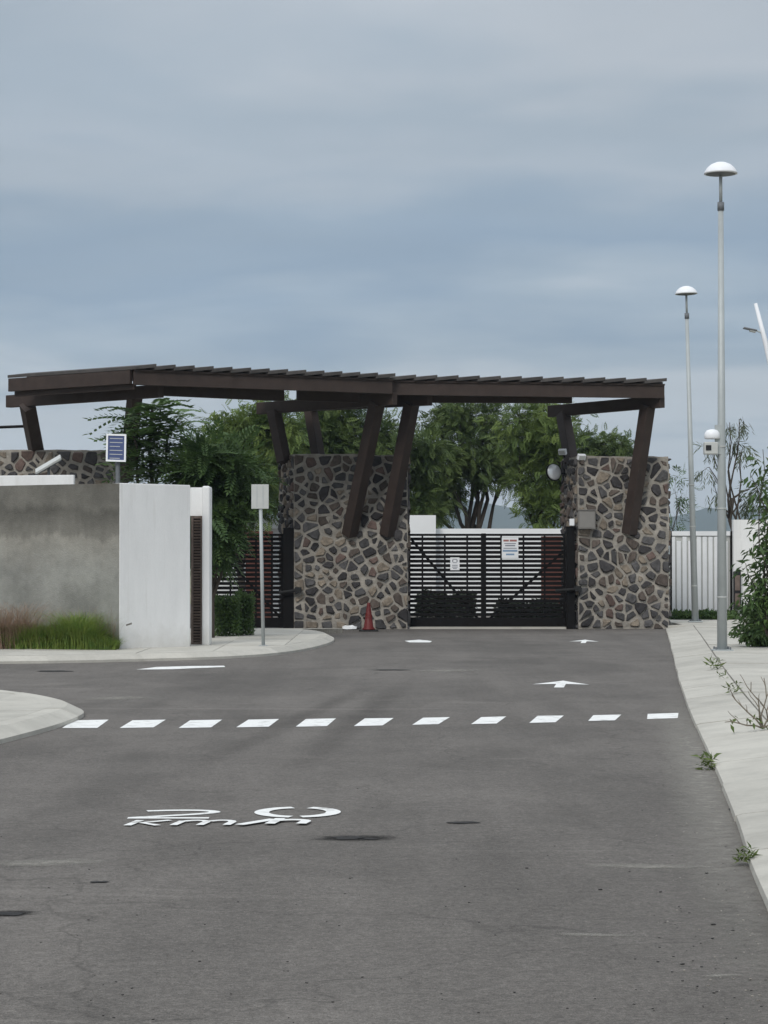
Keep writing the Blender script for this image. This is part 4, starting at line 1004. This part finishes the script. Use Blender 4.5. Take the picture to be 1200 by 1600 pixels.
# grasses at the foot of the cement wall
def tuft(n, cx, cy, rx, ry, h, wd, lean=.5, z0=.1, hfun=None):
    x = cx + RNG.uniform(-1, 1, n) * rx; y = cy + RNG.uniform(-1, 1, n) * ry; hh = h * RNG.uniform(.55, 1.1, n)
    if hfun is not None: hh *= hfun(x)
    a = RNG.uniform(0, 6.283, n); l = lean * RNG.uniform(.2, 1, n) * hh; dx, dy = np.cos(a), np.sin(a); V = []
    px, py = -dy * wd / 2, dx * wd / 2; pr = None
    Q = []
    for i, t in enumerate((0, .4, .75, 1)):
        k = 1 - t * .85; ox = dx * l * t * t; oy = dy * l * t * t; z = z0 + hh * (t - .25 * lean * t * t)
        Q.append((np.stack([x + ox - px * k, y + oy - py * k, z], 1), np.stack([x + ox + px * k, y + oy + py * k, z], 1)))
    out_ = []
    for i in range(3): out_.append(np.stack([Q[i][0], Q[i][1], Q[i + 1][1], Q[i + 1][0]], 1))
    return np.concatenate(out_).reshape(-1, 3)
def grass_obj(name, V, m, **kw):
    o = mesh_np(name, V, np.arange(len(V)).reshape(-1, 4), m); return tag(o, **kw)
xl, xr = X(-60, 39.7), X(184, 39.7)
bump = lambda x: .82 + .3 * np.sin((x - xl) * 2.3) * np.sin((x - xl) * 5.1 + 1) + .25 * np.exp(-((x + 5.2) / .6) ** 2) - .55 * np.clip((x - (xr - .45)) / .45, 0, 1)
V = tuft(15000, (xl + xr) / 2, 39.68 , (xr - xl) / 2, .36, .66, .011, 1.1, .1, bump)
V[:, 1] += np.clip((V[:, 0] - X(187, 40)) * -.30, 0, 2)
grass_obj('grass', V, M['grass'], kind='stuff')
V = np.concatenate([tuft(1100, X(6, 39.9), 40.0, .5, .12, 1.05, .010, 1.0, .1), tuft(260, X(105, 39.6), 39.9, .8, .2, .85, .008, .6, .1)])
grass_obj('red_grass', V, M['grass_red'], kind='stuff')

# bush and leafy stems at the right edge
def leafy(label, name, cat, px, Y, stems, leafmat, l, wd, n, zb=.125, droop=.45, seed=1, rad=.16, r0=.02):
    rr = random.Random(seed); t = thing(name, label, cat, (X(px, Y), Y, zb)); b = MB(); P = []; Dv = []
    for (qx, qy) in stems:
        e = pt(qx, qy, Y + rr.uniform(-.4, .4)); pts = limb(b, (X(px, Y) + rr.uniform(-.1, .1), Y + rr.uniform(-.1, .1), zb - .02), e, r0, .005, rr, 5, 7, .10)
        for i in range(n):
            u = rr.uniform(.25, 1) * (len(pts) - 1); k = min(int(u), len(pts) - 2); q = pts[k].lerp(pts[k + 1], u - k); a = rr.uniform(0, 6.283); rd = rad * rr.random()
            P.append((q.x + math.cos(a) * rd, q.y + math.sin(a) * rd, q.z + rr.uniform(-.06, .06))); Dv.append((math.cos(a), math.sin(a), rr.uniform(-.9, .5)))
    b.build('stems', M['bark'], t); V = scatter(leafT(l, wd, droop), np.array(P), np.array(Dv), RNG.uniform(.6, 1.3, len(P)), .75).reshape(-1, 3)
    mesh_np('foliage', V, np.arange(len(V)).reshape(-1, 4), leafmat, t); return t
rr = random.Random(4)
leafy('tall leafy shrub with drooping leaves leaning in at the right edge', 'shrub', 'shrub', 1215, 40, [(1192, 702), (1172, 740), (1182, 775), (1200, 730), (1215, 690), (1178, 850), (1165, 880), (1190, 830), (1205, 800), (1220, 760), (1160, 935), (1185, 905)], M['leaf_bush'], .16, .055, 95, seed=3, rad=.20)
leafy('low bushy green plant spreading over the pavement at the right edge', 'shrub', 'shrub', 1195, 41, [(1150, 955), (1160, 975), (1170, 940), (1185, 930), (1200, 925), (1215, 940), (1168, 990), (1190, 985), (1205, 975), (1180, 960), (1150, 985)], M['leaf_bush'], .12, .055, 110, seed=5, rad=.22)
hedge('low weedy growth along the foot of the white ribbed gate', 'ground_cover', 1050, 1150, 957, 60.9, .35, M['leaf_bush'], 2600, .10, cat='weeds', zb=.1)
tree('slender bare-topped tree with narrow drooping leaves behind the off-white wall', 'slender_tree', 1147, 64, [(1112, 700, 14), (1108, 730, 12), (1118, 765, 10), (1160, 700, 13), (1165, 770, 18), (1148, 690, 12), (1180, 760, 22), (1155, 655, 10), (1140, 660, 8)], M['leaf_pale'], frond(.30, 3, .22, .034, .9, 35, -.6), 55, clumps=3, trunk_r=.07, seed=17, droopz=-.6, ydep=.3, fork=.75)
tree('sparse twiggy shrub poking out right of the right stone pillar', 'twiggy_shrub', 1046, 66, [(1058, 795, 12), (1066, 770, 10), (1056, 745, 9), (1050, 815, 10)], M['leaf_bush'], frond(.30, 3, .2, .03, .5, 40, -.2), 110, clumps=4, trunk_r=.03, seed=19, ydep=.2, cat='shrub')

# small weeds in the kerb joints
def weed(label, px, py, h, n, m, seed, kind_='w', zz_=.125, grp='weeds in the pavement joints'):
    c = gnd(px, py, zz_); P = []; Dv = []; rr = random.Random(seed)
    for i in range(n):
        a = rr.uniform(0, 6.283); P.append((c.x + rr.uniform(-.4, .4) * h, c.y + rr.uniform(-.4, .4) * h, zz_ + rr.random() ** 1.3 * h * .7)); Dv.append((math.cos(a), math.sin(a), rr.uniform(.0, 1.3)))
    V = scatter(leafT(h * .55, h * .13, .4), np.array(P) - np.array([c.x, c.y, zz_]), np.array(Dv), RNG.uniform(.6, 1.2, n), .7).reshape(-1, 3)
    o = mesh_np('weed', V, np.arange(len(V)).reshape(-1, 4), m); o.location = (c.x, c.y, zz_); return tag(o, label, 'weed', grp)
weed('weed in the pavement joint just below the foot of the nearer lamp', 1117, 1045, .20, 46, M['weed'], 1)
weed('tiny weed in the pavement joint between two larger weeds', 1128, 1060, .12, 24, M['weed'], 2)
weed('weed in the pavement joint above the dry twiggy plant', 1145, 1083, .16, 40, M['weed'], 3)
weed('green tuft at the road edge of the kerb, just below the crosswalk bars', 1104, 1203, .15, 60, M['weed'], 4, zz_=.0)
weed('green tuft at the road edge of the kerb, lowest in the picture', 1163, 1347, .10, 70, M['weed'], 5, zz_=.02)
c = gnd(1192, 1138, .125); t = thing('dry_twigs', 'dry branching twiggy weed on the right pavement', 'weed', c.to_tuple(), 'weeds in the pavement joints'); b = MB(); rr = random.Random(9)
for (dx, dz, k) in ((-.28, .30, 3), (-.12, .42, 3), (.02, .45, 3), (.12, .38, 2), (-.35, .06, 2), (.2, .1, 2)):
    pts = limb(b, c, c + Vector((dx, rr.uniform(-.1, .1), dz)), .009, .004, rr, 5, 5, .12)
    for i in range(k): q = pts[2 + i]; limb(b, q, q + Vector((rr.uniform(-.12, .12), rr.uniform(-.1, .1), rr.uniform(.05, .16))), .005, .002, rr, 4, 3)
b.build('twigs', M['twig'], t)
P = np.array([(c.x + rr.uniform(-.33, .2), c.y + rr.uniform(-.1, .1), .13 + rr.uniform(0, .12)) for i in range(26)]); V = scatter(leafT(.08, .03, .3), P, RNG.normal(size=(26, 3)), RNG.uniform(.6, 1.3, 26)).reshape(-1, 3)
mesh_np('leaves', V, np.arange(len(V)).reshape(-1, 4), M['weed'], t)

# ------------------------------------------------------------------ haze: one closed box of thin air
b = MB().box2((-3500, -400, -3), (3500, 3500, 130)); hm = bpy.data.materials.new('haze'); hm.use_nodes = True; nd = hm.node_tree.nodes
nd.remove(nd['Principled BSDF']); pv = nd.new('ShaderNodeVolumePrincipled'); pv.inputs['Color'].default_value = (.68, .82, .97, 1); pv.inputs['Density'].default_value = .00022; pv.inputs['Anisotropy'].default_value = .2
hm.node_tree.links.new(pv.outputs[0], nd['Material Output'].inputs['Volume'])
b.build('haze', hm, kind='stuff')
